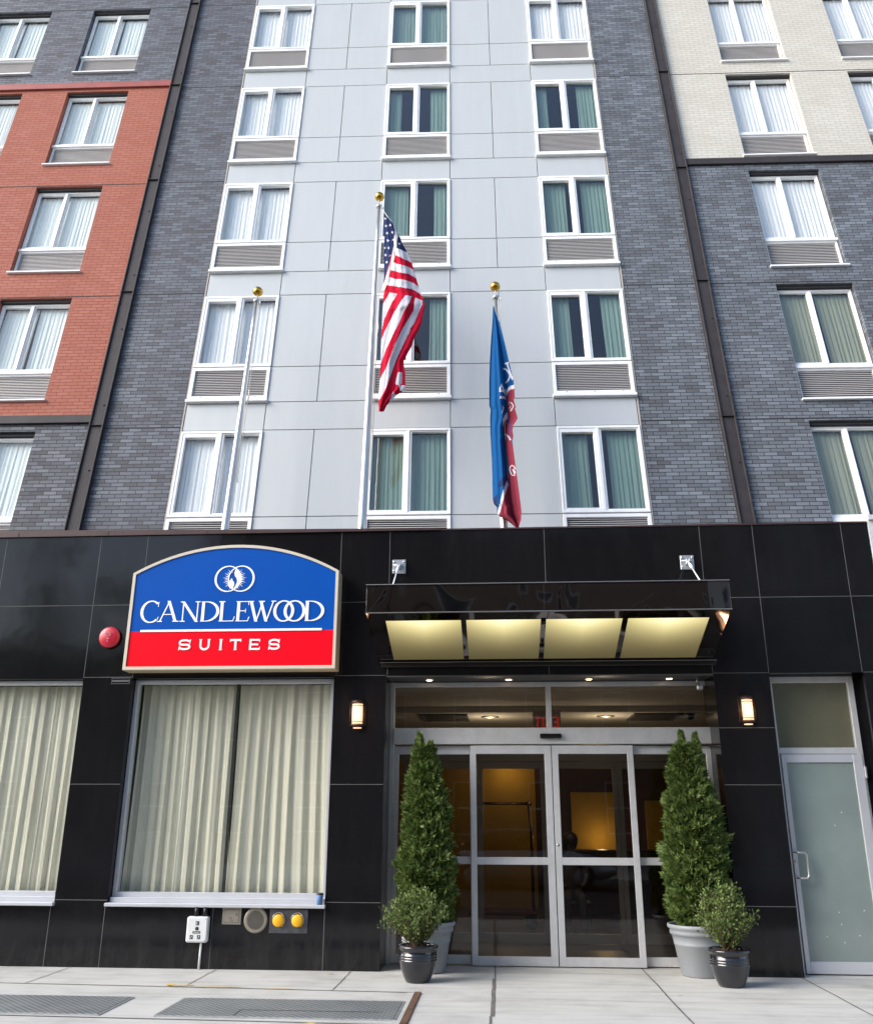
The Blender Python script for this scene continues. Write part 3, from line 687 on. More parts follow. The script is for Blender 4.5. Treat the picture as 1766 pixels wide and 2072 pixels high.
# ---- side door on the right
ff = MB(); y0, y1 = .20, .30
ff.box(3.768, 3.845, y0, y1, 0, 3.19, bev=.004); ff.box(4.715, 4.785, y0, y1, 0, 3.19, bev=.004); ff.box(3.845, 4.715, y0, y1, 3.12, 3.19, bev=.004); ff.box(3.845, 4.715, y0, y1, 2.30, 2.372, bev=.004)
ff.box(3.768, 4.785, y0, y1, 3.192, 3.204, 1)
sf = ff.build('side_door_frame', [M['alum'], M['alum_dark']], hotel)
M['olive_glass'] = mat('olive_back_glass', (.125, .12, .075), .12, var=.15, vscale=1, coat=.3)
g = MB(); g.box(3.845, 4.715, .245, .25, 2.372, 3.12); g.build('transom_pane', M['olive_glass'], sf)
M['frost'] = mat('frosted_green_glass', (.215, .262, .245), .14, var=.12, vscale=1.1, coat=.5)
g = MB(); g.ring(3.85, 4.76, .012, 2.295, .05, .105, .12, .09, .185, .235); dr = g.build('side_door', M['alum_light'], sf)
g = MB(); g.box(3.90, 4.655, .205, .215, .132, 2.205); g.build('pane', M['frost'], dr)
g = MB(); g.tube([(3.87, .185, 1.235), (3.87, .12, 1.235), (3.90, .105, 1.235), (3.955, .105, 1.235), (3.975, .105, 1.21), (3.975, .105, .995), (3.955, .105, .97), (3.90, .105, .97), (3.87, .12, .97), (3.87, .185, .97)], .011, 8)
g.lathe([(0, -.012), (.014, -.012), (.016, 0)], (3.875, .185, 1.14), 12, 0, axis='y'); g.build('handle', M['steel'], dr)
g = MB(); g.box(4.762, 4.785, .165, .20, 2.03, 2.16, bev=.004); g.box(4.762, 4.785, .165, .20, .9, 1.0, bev=.004); g.build('hinge', M['galv'], dr)
M['dot'] = mat('pale_dot', (.55, .58, .55), .5)
g = MB()
for x, z in ((4.28, .62), (4.55, .64), (4.29, .50), (4.12, .375), (4.47, .39), (4.30, .32), (4.45, 1.66), (4.36, 1.52)): g.lathe([(0, -.0015), (.008, -.0015), (.008, 0)], (x, .205, z), 10, 0, axis='y')
g.build('glass_dot', M['dot'], dr)
g = MB(); g.box(4.785, 4.843, .22, .30, 0, 3.204); g.build('door_side_infill', M['granite'], hotel)
g = MB(); g.box(3.77, 4.84, .32, .36, 0, 3.2); g.build('side_lobby_wall', M['room'], hotel)

# neighbour on the right
M['stone'] = mat('pale_speckled_stone', (.55, .56, .57), .7, var=.18, vscale=25)
g = MB(); g.box(5.16, 14, -.02, .4, 0, 5.06); g.box(5.16, 14, -.06, .42, 5.06, 5.12)
nb = g.build('stone_wall', M['stone']); tag(nb, 'pale speckled stone wall just right of the black granite front', 'wall')

# ---- lobby
M['ochre'] = mat('ochre_wall', (.40, .24, .030), .8, var=.1)
M['brown'] = mat('brown_wall', (.055, .018, .010), .5, var=.2)
M['ceil'] = mat('lobby_ceiling', (.62, .57, .48), .9)
M['lfloor'] = mat('lobby_floor', (.10, .08, .07), .3, var=.3, vscale=4)
M['wood'] = mat('dark_wood', (.035, .015, .010), .35, var=.3)
g = MB(); g.box(-1.6, 4.2, .62, 7.6, -.02, .003); g.build('lobby_floor', M['lfloor'], hotel)
g = MB(); g.box(-1.6, 3.7, .62, 2.35, 3.10, 3.16); g.box(-1.6, 4.2, 2.352, 7.6, 3.02, 3.17); g.build('lobby_ceiling', M['ceil'], hotel)
g = MB(); g.box(-1.6, 1.28, 7.4, 7.5, 0, 3.02); g.box(1.95, 2.85, 7.30, 7.38, .9, 2.05); g.box(3.35, 3.7, 7.30, 7.38, .9, 1.9); g.build('ochre_wall', M['ochre'], hotel)
g = MB(); g.box(1.28, 4.2, 7.4, 7.5, 0, 3.02); g.box(1.9, 2.9, 7.36, 7.395, .85, 2.10); g.box(-1.6, -1.5, .62, 7.4, 0, 3.02); g.box(4.1, 4.2, .62, 7.4, 0, 3.02); g.build('brown_wall', M['brown'], hotel)
g = MB(); g.box(1.5, 4.0, 6.3, 6.9, 0.003, 1.0, bev=.01); g.box(1.45, 4.05, 6.25, 6.95, 1.0, 1.05, bev=.01)
tag(g.build('reception_desk', M['wood']), 'dark wood reception desk inside the lobby behind the glass doors', 'desk')
# inner vestibule doors
M['alum_in'] = mat('inner_door_aluminium', (.42, .41, .40), .4, .4)
g = MB(); g.box(-1.5, 4.1, 2.35, 2.45, 2.34, 2.52, bev=.004)
inn = g.build('inner_storefront', M['alum_in'], hotel)
for x0, x1 in ((-.75, .285), (.29, 1.232), (1.236, 2.234), (2.238, 3.25)):
    g = MB(); g.ring(x0, x1, .012, 2.335, .066, .066, .12, .09, 2.37, 2.41); dd = g.build('inner_door', M['alum_in'], inn)
# ceiling fittings
for x, y in ((.47, 2.9), (2.18, 2.85)):
    pl = bpy.data.lights.new('lamp_light', 'POINT'); pl.energy = 7; pl.color = (1, .86, .66); pl.shadow_soft_size = .1
    po = bpy.data.objects.new('lamp_light', pl); COL.objects.link(po); po.location = (0, 0, -.35)
    g = MB(); g.lathe([(.13, 0), (.13, -.012), (.105, -.015), (.10, -.003)], n=24); g.lathe([(.10, -.004), (0, -.004)], n=24, mi=1)
    o = g.build('ceiling_light', [M['steel'], emit('ceiling_lamp', (1, .9, .62), .8)], loc=(x, y, 3.018)); tag(o, 'round %s lobby ceiling light seen through the transom glass' % ('left' if x < 1 else 'right'), 'ceiling light', 'round lobby ceiling lights'); po.parent = o
M['vent'] = mat('ceiling_vent', (.07, .06, .05), .6)
for x0, x1, nm in ((-.55, .15, 'left'), (2.55, 3.25, 'right')):
    g = MB(); g.ring(x0, x1, 2.5, 3.4, .04, .04, .04, .04, 0, .02)
    for k in range(7): g.box(x0+.04, x1-.04, .0, .012, 2.58+k*.11, 2.64+k*.11)
    g.v = [(a, c, 3.018-b_) for a, b_, c in g.v]
    tag(g.build('ceiling_vent', M['vent']), 'dark square ceiling vent at the %s inside the transom' % nm, 'ceiling vent', 'lobby ceiling vents')
g = MB(); g.lathe([(.06, 0), (.06, -.03), (.05, -.07), (.03, -.09), (0, -.095)], n=16)
tag(g.build('dome_camera', M['black_metal'], loc=(3.35, 2.55, 3.02)), 'small dark dome camera on the lobby ceiling at the right', 'camera')

# mirrored exit sign seen from behind through the glass
M['exit_red'] = emit('exit_letters', (.60, .03, .02), .25)
M['smoke'] = mat('exit_plate', (.42, .38, .31), .5)
ex = empty('exit_sign', (1.262, 1.9, 2.845)); tag(ex, 'red EXIT sign seen mirrored from behind through the transom glass', 'exit sign')
g = MB(); g.box(-.19, .19, .0, .012, -.10, .13, bev=.003); g.box(-.20, .20, -.02, .04, .13, .16, bev=.004); g.build('plate', M['smoke'], ex)
g = MB()
def seg(mb, pts, wd, y, mi=0):
    for a, b_ in zip(pts, pts[1:]):
        d = Vector((b_[0]-a[0], b_[1]-a[1])); 
        if d.length < 1e-6: continue
        n = Vector((-d.y, d.x)).normalized()*wd/2; e = d.normalized()*wd*.0
        mb.quad((a[0]-n.x-e.x, y, a[1]-n.y-e.y), (b_[0]-n.x+e.x, y, b_[1]-n.y+e.y), (b_[0]+n.x+e.x, y, b_[1]+n.y+e.y), (a[0]+n.x-e.x, y, a[1]+n.y-e.y), mi)
# letters TIXE with a mirrored E, as the back of EXIT
LH_ = .13; z0 = -.075
seg(g, [(-.165, z0+LH_), (-.085, z0+LH_)], .022, -.004); seg(g, [(-.125, z0), (-.125, z0+LH_)], .022, -.0045)
seg(g, [(-.055, z0), (-.055, z0+LH_)], .022, -.004)
seg(g, [(-.025, z0), (.055, z0+LH_)], .022, -.004); seg(g, [(.055, z0), (-.025, z0+LH_)], .022, -.0045)
seg(g, [(.155, z0-.011), (.155, z0+LH_+.011)], .022, -.004)
for q in (0, .5, 1): seg(g, [(.085, z0+LH_*q), (.145, z0+LH_*q)], .022, -.0045)
g.build('lettering', M['exit_red'], ex)

# luggage cart
M['brass'] = mat('aged_brass', (.20, .12, .05), .25, .9)
lc = empty('luggage_cart', (.62, 4.2, 0)); tag(lc, 'brass hotel luggage cart standing inside behind the left sliding door', 'luggage cart')
g = MB(); r_ = .016
for sx in (-1, 1):
    for sy in (-1, 1):
        g.tube([(sx*.46, sy*.26, .25), (sx*.46, sy*.26, 1.45), (sx*.44, sy*.16, 1.62), (sx*.42, 0, 1.80)], r_, 8)
g.tube([(-.46, 0, 1.80), (.46, 0, 1.80)], .022, 8); g.lathe([(0, .05), (.03, .03), (.035, 0), (.03, -.03), (0, -.05)], (.44, 0, 1.80), 10); g.lathe([(0, .05), (.03, .03), (.035, 0), (.03, -.03), (0, -.05)], (-.44, 0, 1.80), 10)
g.tube([(.46, -.26, 1.05), (.46, .26, 1.05)], r_, 8); g.tube([(-.46, -.26, 1.05), (-.46, .26, 1.05)], r_, 8); g.build('frame', M['brass'], lc)
g = MB(); g.box(-.52, .52, -.31, .31, .20, .25, bev=.02); g.build('deck', mat('red_carpet', (.08, .012, .010), .9), lc)
for sx in (-1, 1):
    for sy in (-1, 1):
        g = MB(); g.lathe([(0, -.02), (.08, -.02), (.09, 0), (.08, .02), (0, .02)], (sx*.42, sy*.24, .092), 18, 0, axis='y'); g.box(sx*.42-.02, sx*.42+.02, sy*.24-.03, sy*.24-.022, .09, .20); g.build('wheel', M['black_metal'], lc)

# seated guest (dark hair) at the lobby desk
M['skin'] = mat('skin', (.42, .25, .18), .6); M['hair'] = mat('black_hair', (.012, .009, .008), .5); M['shirt'] = mat('grey_shirt', (.07, .06, .075), .85, var=.1)
def skinned(name, joints, edges, mats, parent=None, sub=2):
    me = bpy.data.meshes.new(name); me.from_pydata([j[:3] for j in joints], edges, []); o = bpy.data.objects.new(name, me); COL.objects.link(o)
    o.modifiers.new('Skin', 'SKIN'); 
    sv = me.skin_vertices[0].data if me.skin_vertices else None
    if sv is None:
        bpy.context.view_layer.objects.active = o; bpy.ops.mesh.customdata_skin_add(); sv = me.skin_vertices[0].data
    for q, j in zip(sv, joints): q.radius = (j[3], j[4] if len(j) > 4 else j[3]); q.use_root = False
    sv[0].use_root = True
    s_ = o.modifiers.new('Sub', 'SUBSURF'); s_.levels = sub; s_.render_levels = sub
    me.materials.append(mats)
    if parent: o.parent = parent
    return o
person = empty('person', (1.66, 3.9, 0)); tag(person, 'person with dark hair and grey top seated in the lobby behind the right sliding door', 'person')
J = [(0, 0, .50, .14, .12), (0, -.01, .72, .13, .10), (0, 0, .95, .15, .10), (0, 0, 1.08, .06, .06), (0, -.01, 1.15, .05, .055), (0, -.03, 1.26, .085, .10), (0, -.03, 1.34, .05, .06),
     (-.18, 0, 1.02, .05, .05), (-.23, -.04, .76, .042, .042), (-.15, -.24, .64, .03, .03), (-.12, -.31, .63, .022, .035),
     (.18, 0, 1.02, .05, .05), (.23, -.04, .76, .042, .042), (.15, -.24, .64, .03, .03), (.12, -.31, .63, .022, .035),
     (-.09, -.05, .50, .08, .08), (-.11, -.46, .50, .06, .06), (-.11, -.48, .09, .04, .04), (-.11, -.60, .045, .03, .03),
     (.09, -.05, .50, .08, .08), (.11, -.46, .50, .06, .06), (.11, -.48, .09, .04, .04), (.11, -.60, .045, .03, .03)]
Ed = [(0, 1), (1, 2), (2, 3), (3, 4), (4, 5), (5, 6), (2, 7), (7, 8), (8, 9), (9, 10), (2, 11), (11, 12), (12, 13), (13, 14), (0, 15), (15, 16), (16, 17), (17, 18), (0, 19), (19, 20), (20, 21), (21, 22)]
skinned('body', J, Ed, M['shirt'], person)
g = MB()
vs = []
for i in range(9):
    a = math.pi*i/12; 
    for k in range(20):
        t = 2*math.pi*k/20; rr_ = .115*math.sin(a+.05)*(1.0+.05*math.sin(3*t)); vs.append((rr_*math.cos(t), -.01+1.15*rr_*math.sin(t)+.02, 1.265+.125*math.cos(a)-(.10*max(0, math.sin(t))*(i/8)**2)))
g.add(vs, [(i*20+k, i*20+(k+1) % 20, (i+1)*20+(k+1) % 20, (i+1)*20+k) for i in range(8) for k in range(20)], 0, True); g.build('hair', M['hair'], person)
ch = empty('lobby_chair', (1.66, 3.95, 0)); tag(ch, 'dark lobby chair carrying the seated person behind the glass doors', 'chair')
g = MB(); g.box(-.26, .26, -.28, .24, .36, .42, bev=.02); g.build('seat', M['wood'], ch)
g = MB(); g.box(-.26, .26, .20, .26, .42, .95, bev=.02); g.build('backrest', M['wood'], ch)
for sx in (-.23, .23):
    for sy in (-.25, .21): g = MB(); g.box(sx-.02, sx+.02, sy-.02, sy+.02, 0.003, .36); g.build('leg', M['wood'], ch)
# warm fill lamps added to brighten the ochre walls, no such fittings seen
M['warm'] = emit('warm_lamp', (1, .55, .2), 3)
for x, z, y in ((.75, 2.75, 7.25), (2.45, .95, 7.18)):
    g = MB(); g.lathe([(.03, -.02), (.07, -.02), (.07, .02), (.03, .02)], n=16); g.lathe([(0, .021), (.06, .021)], n=16, mi=1)
    if z > 2: g.v = [(a, b_, -c) for a, b_, c in g.v]
    o = g.build('fill_lamp', [M['black_metal'], M['warm']], loc=(x, y, z)); tag(o, 'added warm fill lamp brightening the lobby %s' % ('back wall, near the ceiling' if z > 2 else 'niche, behind the desk'), 'lamp')
    pl = bpy.data.lights.new('lamp_light', 'POINT'); pl.energy = 3.2; pl.color = (1, .74, .34); pl.shadow_soft_size = .08
    po = bpy.data.objects.new('lamp_light', pl); COL.objects.link(po); po.parent = o; po.location = (0, -.25, .30 if z < 2 else -.30)

# ------------------------------------------------------------------ canopy
can = empty('entrance_canopy', (1.16, 0, 3.36)); tag(can, 'dark mirror steel entrance canopy with four glowing panels, over the sliding doors', 'canopy')
CT = 1.10
def cg(name, mb, m): 
    mb.v = [(a-1.16, b_, c-3.36) for a, b_, c in mb.v]; return mb.build(name, m, can)
g = MB(); g.box(-.845, 3.13, -CT-.006, -CT+.02, 3.735, 4.035, bev=.004); g.box(-.845, 3.13, -CT-.012, -.002, 4.035, 4.05); cg('fascia', g, M['chrome'])
g = MB(); g.box(1.12, 1.123, -CT-.0075, -CT, 3.735, 4.035); g.box(-.85, 3.135, -CT-.014, -CT, 4.048, 4.056, 1); g.box(-.85, 3.135, -CT-.012, -CT+.02, 3.728, 3.736, 1); cg('fascia_trim', g, [M['joint'], M['steel']])
for xa, xb in ((-.845, -.83), (3.115, 3.13)):
    g = MB(); pr = [(-CT+.02, 3.735), (-CT+.02, 4.03), (-.002, 4.03), (-.002, 3.36)]
    g.add([(xa, y, z) for y, z in pr]+[(xb, y, z) for y, z in pr], [(0, 1, 2, 3), (7, 6, 5, 4), (0, 4, 5, 1), (1, 5, 6, 2), (2, 6, 7, 3), (3, 7, 4, 0)]); cg('side_panel', g, M['chrome'])
def slope(y): return 3.735+(3.735-3.36)*((y+CT)/-CT) if False else 3.735-(3.735-3.36)*((y+CT)/CT)
def sl_box(mb, x0, x1, ya, yb, d0, d1, mi=0):
    vs = [(x, y, slope(y)+d) for x in (x0, x1) for y in (ya, yb) for d in (d0, d1)]
    mb.add(vs, [(0, 1, 3, 2), (4, 6, 7, 5), (0, 4, 5, 1), (2, 3, 7, 6), (0, 2, 6, 4), (1, 5, 7, 3)], mi)
g = MB(); PX = [(-.645, .200), (.258, 1.088), (1.145, 1.985), (2.045, 2.925)]; YA, YB_ = -CT+.17, -.06
sl_box(g, -.83, 3.115, -CT+.02, YA, 0, .02); sl_box(g, -.83, 3.115, YB_, -.004, 0, .02)
xs_ = [-.83]+[v for p in PX for v in p]+[3.115]
for a, b_ in zip(xs_[::2], xs_[1::2]): sl_box(g, a, b_, YA, YB_, 0, .02)
g.box(1.09, 1.143, -.9, -.86, slope(-.88)-.03, slope(-.88)); g.box(1.10, 1.133, -.5, -.44, slope(-.47)-.03, slope(-.47))
cg('soffit_frame', g, M['chrome'])
def lit_panel():
    m, nt, b = new_mat('glowing_acrylic'); b.inputs['Base Color'].default_value = (.24, .21, .09, 1); b.inputs['Roughness'].default_value = .35; b.inputs['Specular IOR Level'].default_value = .3
    tc = N(nt, 'TexCoord'); sp = N(nt, 'SeparateXYZ'); L(nt, tc.outputs['Generated'], sp.inputs[0])
    x, y = sp.outputs[0], sp.outputs[1]
    # no tube behind: glow fading from the street-side edge is put into the emission
    dx = mathn(nt, 'ABSOLUTE', mathn(nt, 'SUBTRACT', x, .5)); g1 = mathn(nt, 'POWER', mathn(nt, 'SUBTRACT', 1.0, mathn(nt, 'MULTIPLY', dx, 1.15)), .8)
    y1 = mathn(nt, 'SUBTRACT', 1.0, y); fall = mathn(nt, 'POWER', y1, 1.9)
    st = mathn(nt, 'MULTIPLY_ADD', mathn(nt, 'MULTIPLY', g1, fall), 1.15, .05)
    L(nt, ramp(nt, mathn(nt, 'MULTIPLY', g1, fall), [(0, (.62, .48, .22)), (.5, (.95, .82, .38)), (1, (1, .93, .60))]), b.inputs['Emission Color'])
    L(nt, mathn(nt, 'MULTIPLY', st, .62), b.inputs['Emission Strength']); return m
M['lit'] = lit_panel()
for a, b_ in PX:
    g = MB(); sl_box(g, a, b_, YA, YB_, .006, .014); cg('light_panel', g, M['lit'])
g = MB(); g.box(-.80, 3.16, -.05, -.002, 3.30, 3.352, bev=.01); g.box(-.81, 3.17, -.055, -.002, 3.352, 3.358, 1); cg('wall_rail', g, [M['black_metal'], M['steel']])
# hangers
for i, (x, xe) in enumerate(((-.607, -.565), (2.94, 2.85))):
    r = empty('canopy_hanger', (x, 0, 4.56)); tag(r, 'steel tie rod and wall plate holding the %s end of the canopy' % ('left', 'right')[i], 'hanger', 'tie rods of the entrance canopy')
    g = MB(); g.box(-.082, .082, -.015, -.0015, -.09, .09, bev=.003); 
    for sx in (-.062, .062):
        for sz in (-.055, .06): g.lathe([(0, -.026), (.013, -.026), (.013, -.015)], (sx, 0, sz), 8, 1, axis='y')
    g.build('wall_plate', [M['galv'], M['steel']], r)
    g = MB(); g.box(-.022, -.010, -.07, -.015, -.035, .035, bev=.003); g.box(.010, .022, -.07, -.015, -.035, .035, bev=.003); g.tube([(-.075, -.045, .012), (.075, -.045, .012)], .008, 8); g.build('clevis', M['galv'], r)
    e = Vector((xe-x, -1.02, -.51)); s0 = Vector((0, -.045, .01)); d = e-s0
    g = MB(); g.tube([s0, s0+d*.16], .010, 8); g.tube([s0+d*.14, s0+d*.19, s0+d*.30, s0+d*.34], [.010, .02, .02, .010], 10); g.tube([s0+d*.3, e], .008, 8); g.build('rod', M['white'], r)

# ------------------------------------------------------------------ the hotel sign
sg = empty('hotel_sign', (-2.615, 0, 3.256)); tag(sg, 'blue and red arched hotel sign box with cream frame reading CANDLEWOOD SUITES', 'sign')
SY = -.25
XL, XR, ZL, ZS, ZA = -3.910, -1.320, 3.256, 4.460, 4.812
def arch_pts(xl, xr, zb, zs, za, n=28):
    c = (xl+xr)/2; w_ = (xr-xl)/2; sag = za-zs; R_ = (w_*w_+sag*sag)/(2*sag); pts = [(xl, zb)]
    pts2 = [(xr, zb)]
    arc = []
    for i in range(n+1):
        x = xr+(xl-xr)*i/n; arc.append((x, za-R_+math.sqrt(max(0, R_*R_-(x-c)**2))))
    return [(xl, zb), (xr, zb)] + arc
sx_ = lambda pts: [(x+2.615, z-3.256) for x, z in pts]
outer = sx_(arch_pts(XL, XR, ZL, ZS, ZA)); fo = sx_(arch_pts(XL+.004, XR-.004, ZL+.004, ZS-.002, ZA-.004)); inner = sx_(arch_pts(XL+.040, XR-.038, ZL+.040, ZS-.018, ZA-.040))
g = MB(); n = len(outer)
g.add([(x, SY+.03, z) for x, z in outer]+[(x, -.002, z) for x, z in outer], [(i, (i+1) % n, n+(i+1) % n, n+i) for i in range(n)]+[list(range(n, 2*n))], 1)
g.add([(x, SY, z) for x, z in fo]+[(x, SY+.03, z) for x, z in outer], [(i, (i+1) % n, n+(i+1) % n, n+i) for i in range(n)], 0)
g.add([(x, SY, z) for x, z in fo]+[(x, SY, z) for x, z in inner], [(i, (i+1) % n, n+(i+1) % n, n+i) for i in range(n)], 0)
g.add([(x, SY, z) for x, z in inner]+[(x, SY+.02, z) for x, z in inner], [(i, (i+1) % n, n+(i+1) % n, n+i) for i in range(n)], 0)
g.build('frame', [M['sign_frame'], M['sign_side']], sg)
zr = 3.722-3.256
g = MB(); il, ir = inner[0][0], inner[1][0]; zb_ = inner[0][1]
g.add([(il, SY+.012, zr), (ir, SY+.012, zr)]+[(x, SY+.012, z) for x, z in inner[2:]], [list(range(len(inner)))]); g.build('blue_face', M['sign_blue'], sg)
g = MB(); g.quad((il, SY+.012, zb_), (ir, SY+.012, zb_), (ir, SY+.012, zr), (il, SY+.012, zr)); g.build('red_face', M['sign_red'], sg)
# lettering -------------------------------------------------------
kk = [0]
def pstroke(mb, pts, ws, closed=False, ox=0, oz=0, sc=1, sx=1, mi=0, flat=False):
    """variable-width stroke on the face of the sign (x, z), its own hair-thin layer"""
    kk[0] += 1; y = SY+.009-.00012*(kk[0] % 40)
    P_ = [Vector((p[0]*sx, p[1])) for p in pts]; n = len(P_); vs = []
    for i, p in enumerate(P_):
        a = P_[(i-1) % n] if closed or i > 0 else p; b_ = P_[(i+1) % n] if closed or i < n-1 else p
        d = (b_-a).normalized(); nn = Vector((-d.y, d.x)); w_ = (ws[i] if isinstance(ws, (list, tuple)) else ws)/2
        if flat: nn = Vector((1, 0)) if abs(d.y) > abs(d.x) else Vector((0, 1))
        for s_ in (-1, 1):
            q = p+nn*w_*s_; vs.append((ox+q.x*sc, y, oz+q.y*sc))
    m = n if closed else n-1
    mb.add(vs, [(2*i, 2*((i+1) % n), 2*((i+1) % n)+1, 2*i+1) for i in range(m)], mi)
def arc(cx, cz, rx, rz, a0, a1, n=28): return [(cx+rx*math.cos(math.radians(a0+(a1-a0)*i/n)), cz+rz*math.sin(math.radians(a0+(a1-a0)*i/n))) for i in range(n+1)]
TH, TN = .150, .058
def warc(a0, a1, n=28, th=TH, tn=TN): return [tn+(th-tn)*abs(math.cos(math.radians(a0+(a1-a0)*i/n)))**1.5 for i in range(n+1)]
def serif(mb, x, z, w_, **k): pstroke(mb, [(x-w_/2, z), (x+w_/2, z)], .048, **k)
def glyph(mb, c, ox, oz, sc, wd):
    """serif capitals, unit height, width wd (in cap heights)"""
    k = dict(ox=ox, oz=oz, sc=sc)
    if c == 'C':
        pstroke(mb, arc(wd*.56, .5, wd*.50, .53, 48, 312), warc(48, 312), **k); pstroke(mb, [(wd*.93, .74), (wd*.95, .99)], .035, **k); pstroke(mb, [(wd*.93, .09), (wd*.99, .24)], .035, **k)
    elif c == 'A':
        pstroke(mb, [(wd*.12, .0), (wd*.5, 1.02)], TN*1.1, flat=True, **k); pstroke(mb, [(wd*.84, 0), (wd*.47, 1.04)], TH, flat=True, **k); pstroke(mb, [(wd*.24, .36), (wd*.72, .36)], .04, **k)
        serif(mb, wd*.12, .017, .24, **k); serif(mb, wd*.85, .017, .32, **k)
    elif c == 'N':
        pstroke(mb, [(.13, 0), (.13, 1)], TN, **k); pstroke(mb, [(.11, 1.0), (wd-.12, -.02)], TH*1.05, flat=True, **k); pstroke(mb, [(wd-.12, 0), (wd-.12, 1)], TN, **k)
        serif(mb, .13, .017, .25, **k); serif(mb, .08, .983, .20, **k); serif(mb, wd-.12, .983, .25, **k)
    elif c == 'D':
        pstroke(mb, [(.15, 0), (.15, 1)], TH, **k); pstroke(mb, [(.05, .98), (.3, .98)]+arc(.30, .5, wd-.37, .48, 90, -90)+[(.05, .02)], [.035, .04]+[.04+(TH-.04)*abs(math.cos(math.radians(90-180*i/28)))**1.3 for i in range(29)]+[.035], **k)
    elif c == 'L':
        pstroke(mb, [(.15, 0), (.15, 1)], TH, **k); serif(mb, .15, .983, .30, **k); pstroke(mb, [(.03, .02), (wd*.93, .02)], .04, **k); pstroke(mb, [(wd*.90, .0), (wd*.99, .24)], .04, **k)
    elif c == 'E':
        pstroke(mb, [(.15, 0), (.15, 1)], TH, **k); pstroke(mb, [(.03, .98), (wd*.9, .98)], .04, **k); pstroke(mb, [(.15, .52), (wd*.72, .52)], .04, **k); pstroke(mb, [(.03, .02), (wd*.93, .02)], .04, **k)
        pstroke(mb, [(wd*.89, 1.0), (wd*.92, .80)], .035, **k); pstroke(mb, [(wd*.90, .0), (wd*.99, .22)], .04, **k); pstroke(mb, [(wd*.72, .42), (wd*.72, .62)], .03, **k)
    elif c == 'W':
        pstroke(mb, [(.07*wd, 1), (.30*wd, -.02)], TH, flat=True, **k); pstroke(mb, [(.30*wd, -.02), (.52*wd, 1)], TN*1.1, flat=True, **k)
        pstroke(mb, [(.44*wd, 1), (.68*wd, -.02)], TH, flat=True, **k); pstroke(mb, [(.68*wd, -.02), (.92*wd, 1)], TN*1.1, flat=True, **k)
        serif(mb, .07*wd, .983, .28, **k); serif(mb, .48*wd, .983, .30, **k); serif(mb, .93*wd, .983, .24, **k)
    elif c == 'O':
        pstroke(mb, arc(wd*.5, .5, wd*.5-.04, .50, 0, 360)[:-1], warc(0, 360)[:-1], closed=True, **k)
CAPH = .250; BZ = 3.838-3.256
g = MB()
for c, x0, x1 in (('C', -3.760, -3.530), ('A', -3.545, -3.272), ('N', -3.262, -3.020), ('D', -3.018, -2.778), ('L', -2.785, -2.582), ('E', -2.578, -2.402), ('W', -2.412, -2.085), ('O', -2.100, -1.858), ('O', -1.972, -1.720), ('D', -1.730, -1.482)):
    glyph(g, c, x0+2.615, BZ-.006*(x0+2.615), CAPH, (x1-x0)/CAPH)
g.build('lettering_candlewood', M['sign_white'], sg)
g = MB(); SC_ = .134; bz = 3.488-3.256
def sglyph(c, x0, x1):
    wd = (x1-x0)/SC_; k = dict(ox=x0+2.615, oz=bz-.004*(x0+2.615), sc=SC_); W_ = .19
    if c == 'S':
        pstroke(g, arc(wd*.5, .715, wd*.40, .19, 20, 180, 14)+arc(wd*.36, .60, wd*.26, .10, 190, 262, 5)+arc(wd*.60, .40, wd*.26, .10, 82, 10, 5)+arc(wd*.5, .285, wd*.40, .19, 0, -160, 14), .175, **k)
        pstroke(g, [(wd*.88, .60), (wd*.93, .98)], .09, **k); pstroke(g, [(wd*.10, .40), (wd*.05, .02)], .09, **k)
    elif c == 'U': pstroke(g, [(wd*.14, 1), (wd*.14, .42)]+arc(wd*.5, .42, wd*.36, .34, 180, 360, 16)+[(wd*.86, 1)], .18, **k); pstroke(g, [(0, .97), (wd*.28, .97)], .06, **k); pstroke(g, [(wd*.74, .97), (wd, .97)], .06, **k)
    elif c == 'I': pstroke(g, [(wd*.5, 0), (wd*.5, 1)], .20, **k); pstroke(g, [(wd*.5-.15, .97), (wd*.5+.15, .97)], .06, **k); pstroke(g, [(wd*.5-.15, .03), (wd*.5+.15, .03)], .06, **k)
    elif c == 'T': pstroke(g, [(wd*.5, 0), (wd*.5, .98)], .20, **k); pstroke(g, [(0, .91), (wd, .91)], .18, **k); pstroke(g, [(.03, .74), (.03, 1)], .06, **k); pstroke(g, [(wd-.03, .74), (wd-.03, 1)], .06, **k); pstroke(g, [(wd*.5-.15, .03), (wd*.5+.15, .03)], .06, **k)
    elif c == 'E':
        pstroke(g, [(.13, 0), (.13, 1)], .20, **k)
        for z in (.09, .5, .91): pstroke(g, [(.1, z), (wd*(.97 if z != .5 else .85), z)], .16, **k)
        pstroke(g, [(wd-.03, .72), (wd-.03, .99)], .06, **k); pstroke(g, [(wd-.03, .01), (wd-.0, .28)], .06, **k)
for c, a, b_ in (('S', -3.246, -3.090), ('U', -2.995, -2.855), ('I', -2.745, -2.708), ('T', -2.615, -2.476), ('E', -2.380, -2.246), ('S', -2.142, -2.000)): sglyph(c, a, b_)
g.build('lettering_suites', M['sign_white'], sg)
g = MB(); g.box(-3.737+2.615, -1.501+2.615, SY+.004, SY+.012, zr-.004, zr+.022); g.build('dividing_bar', M['sign_white'], sg)
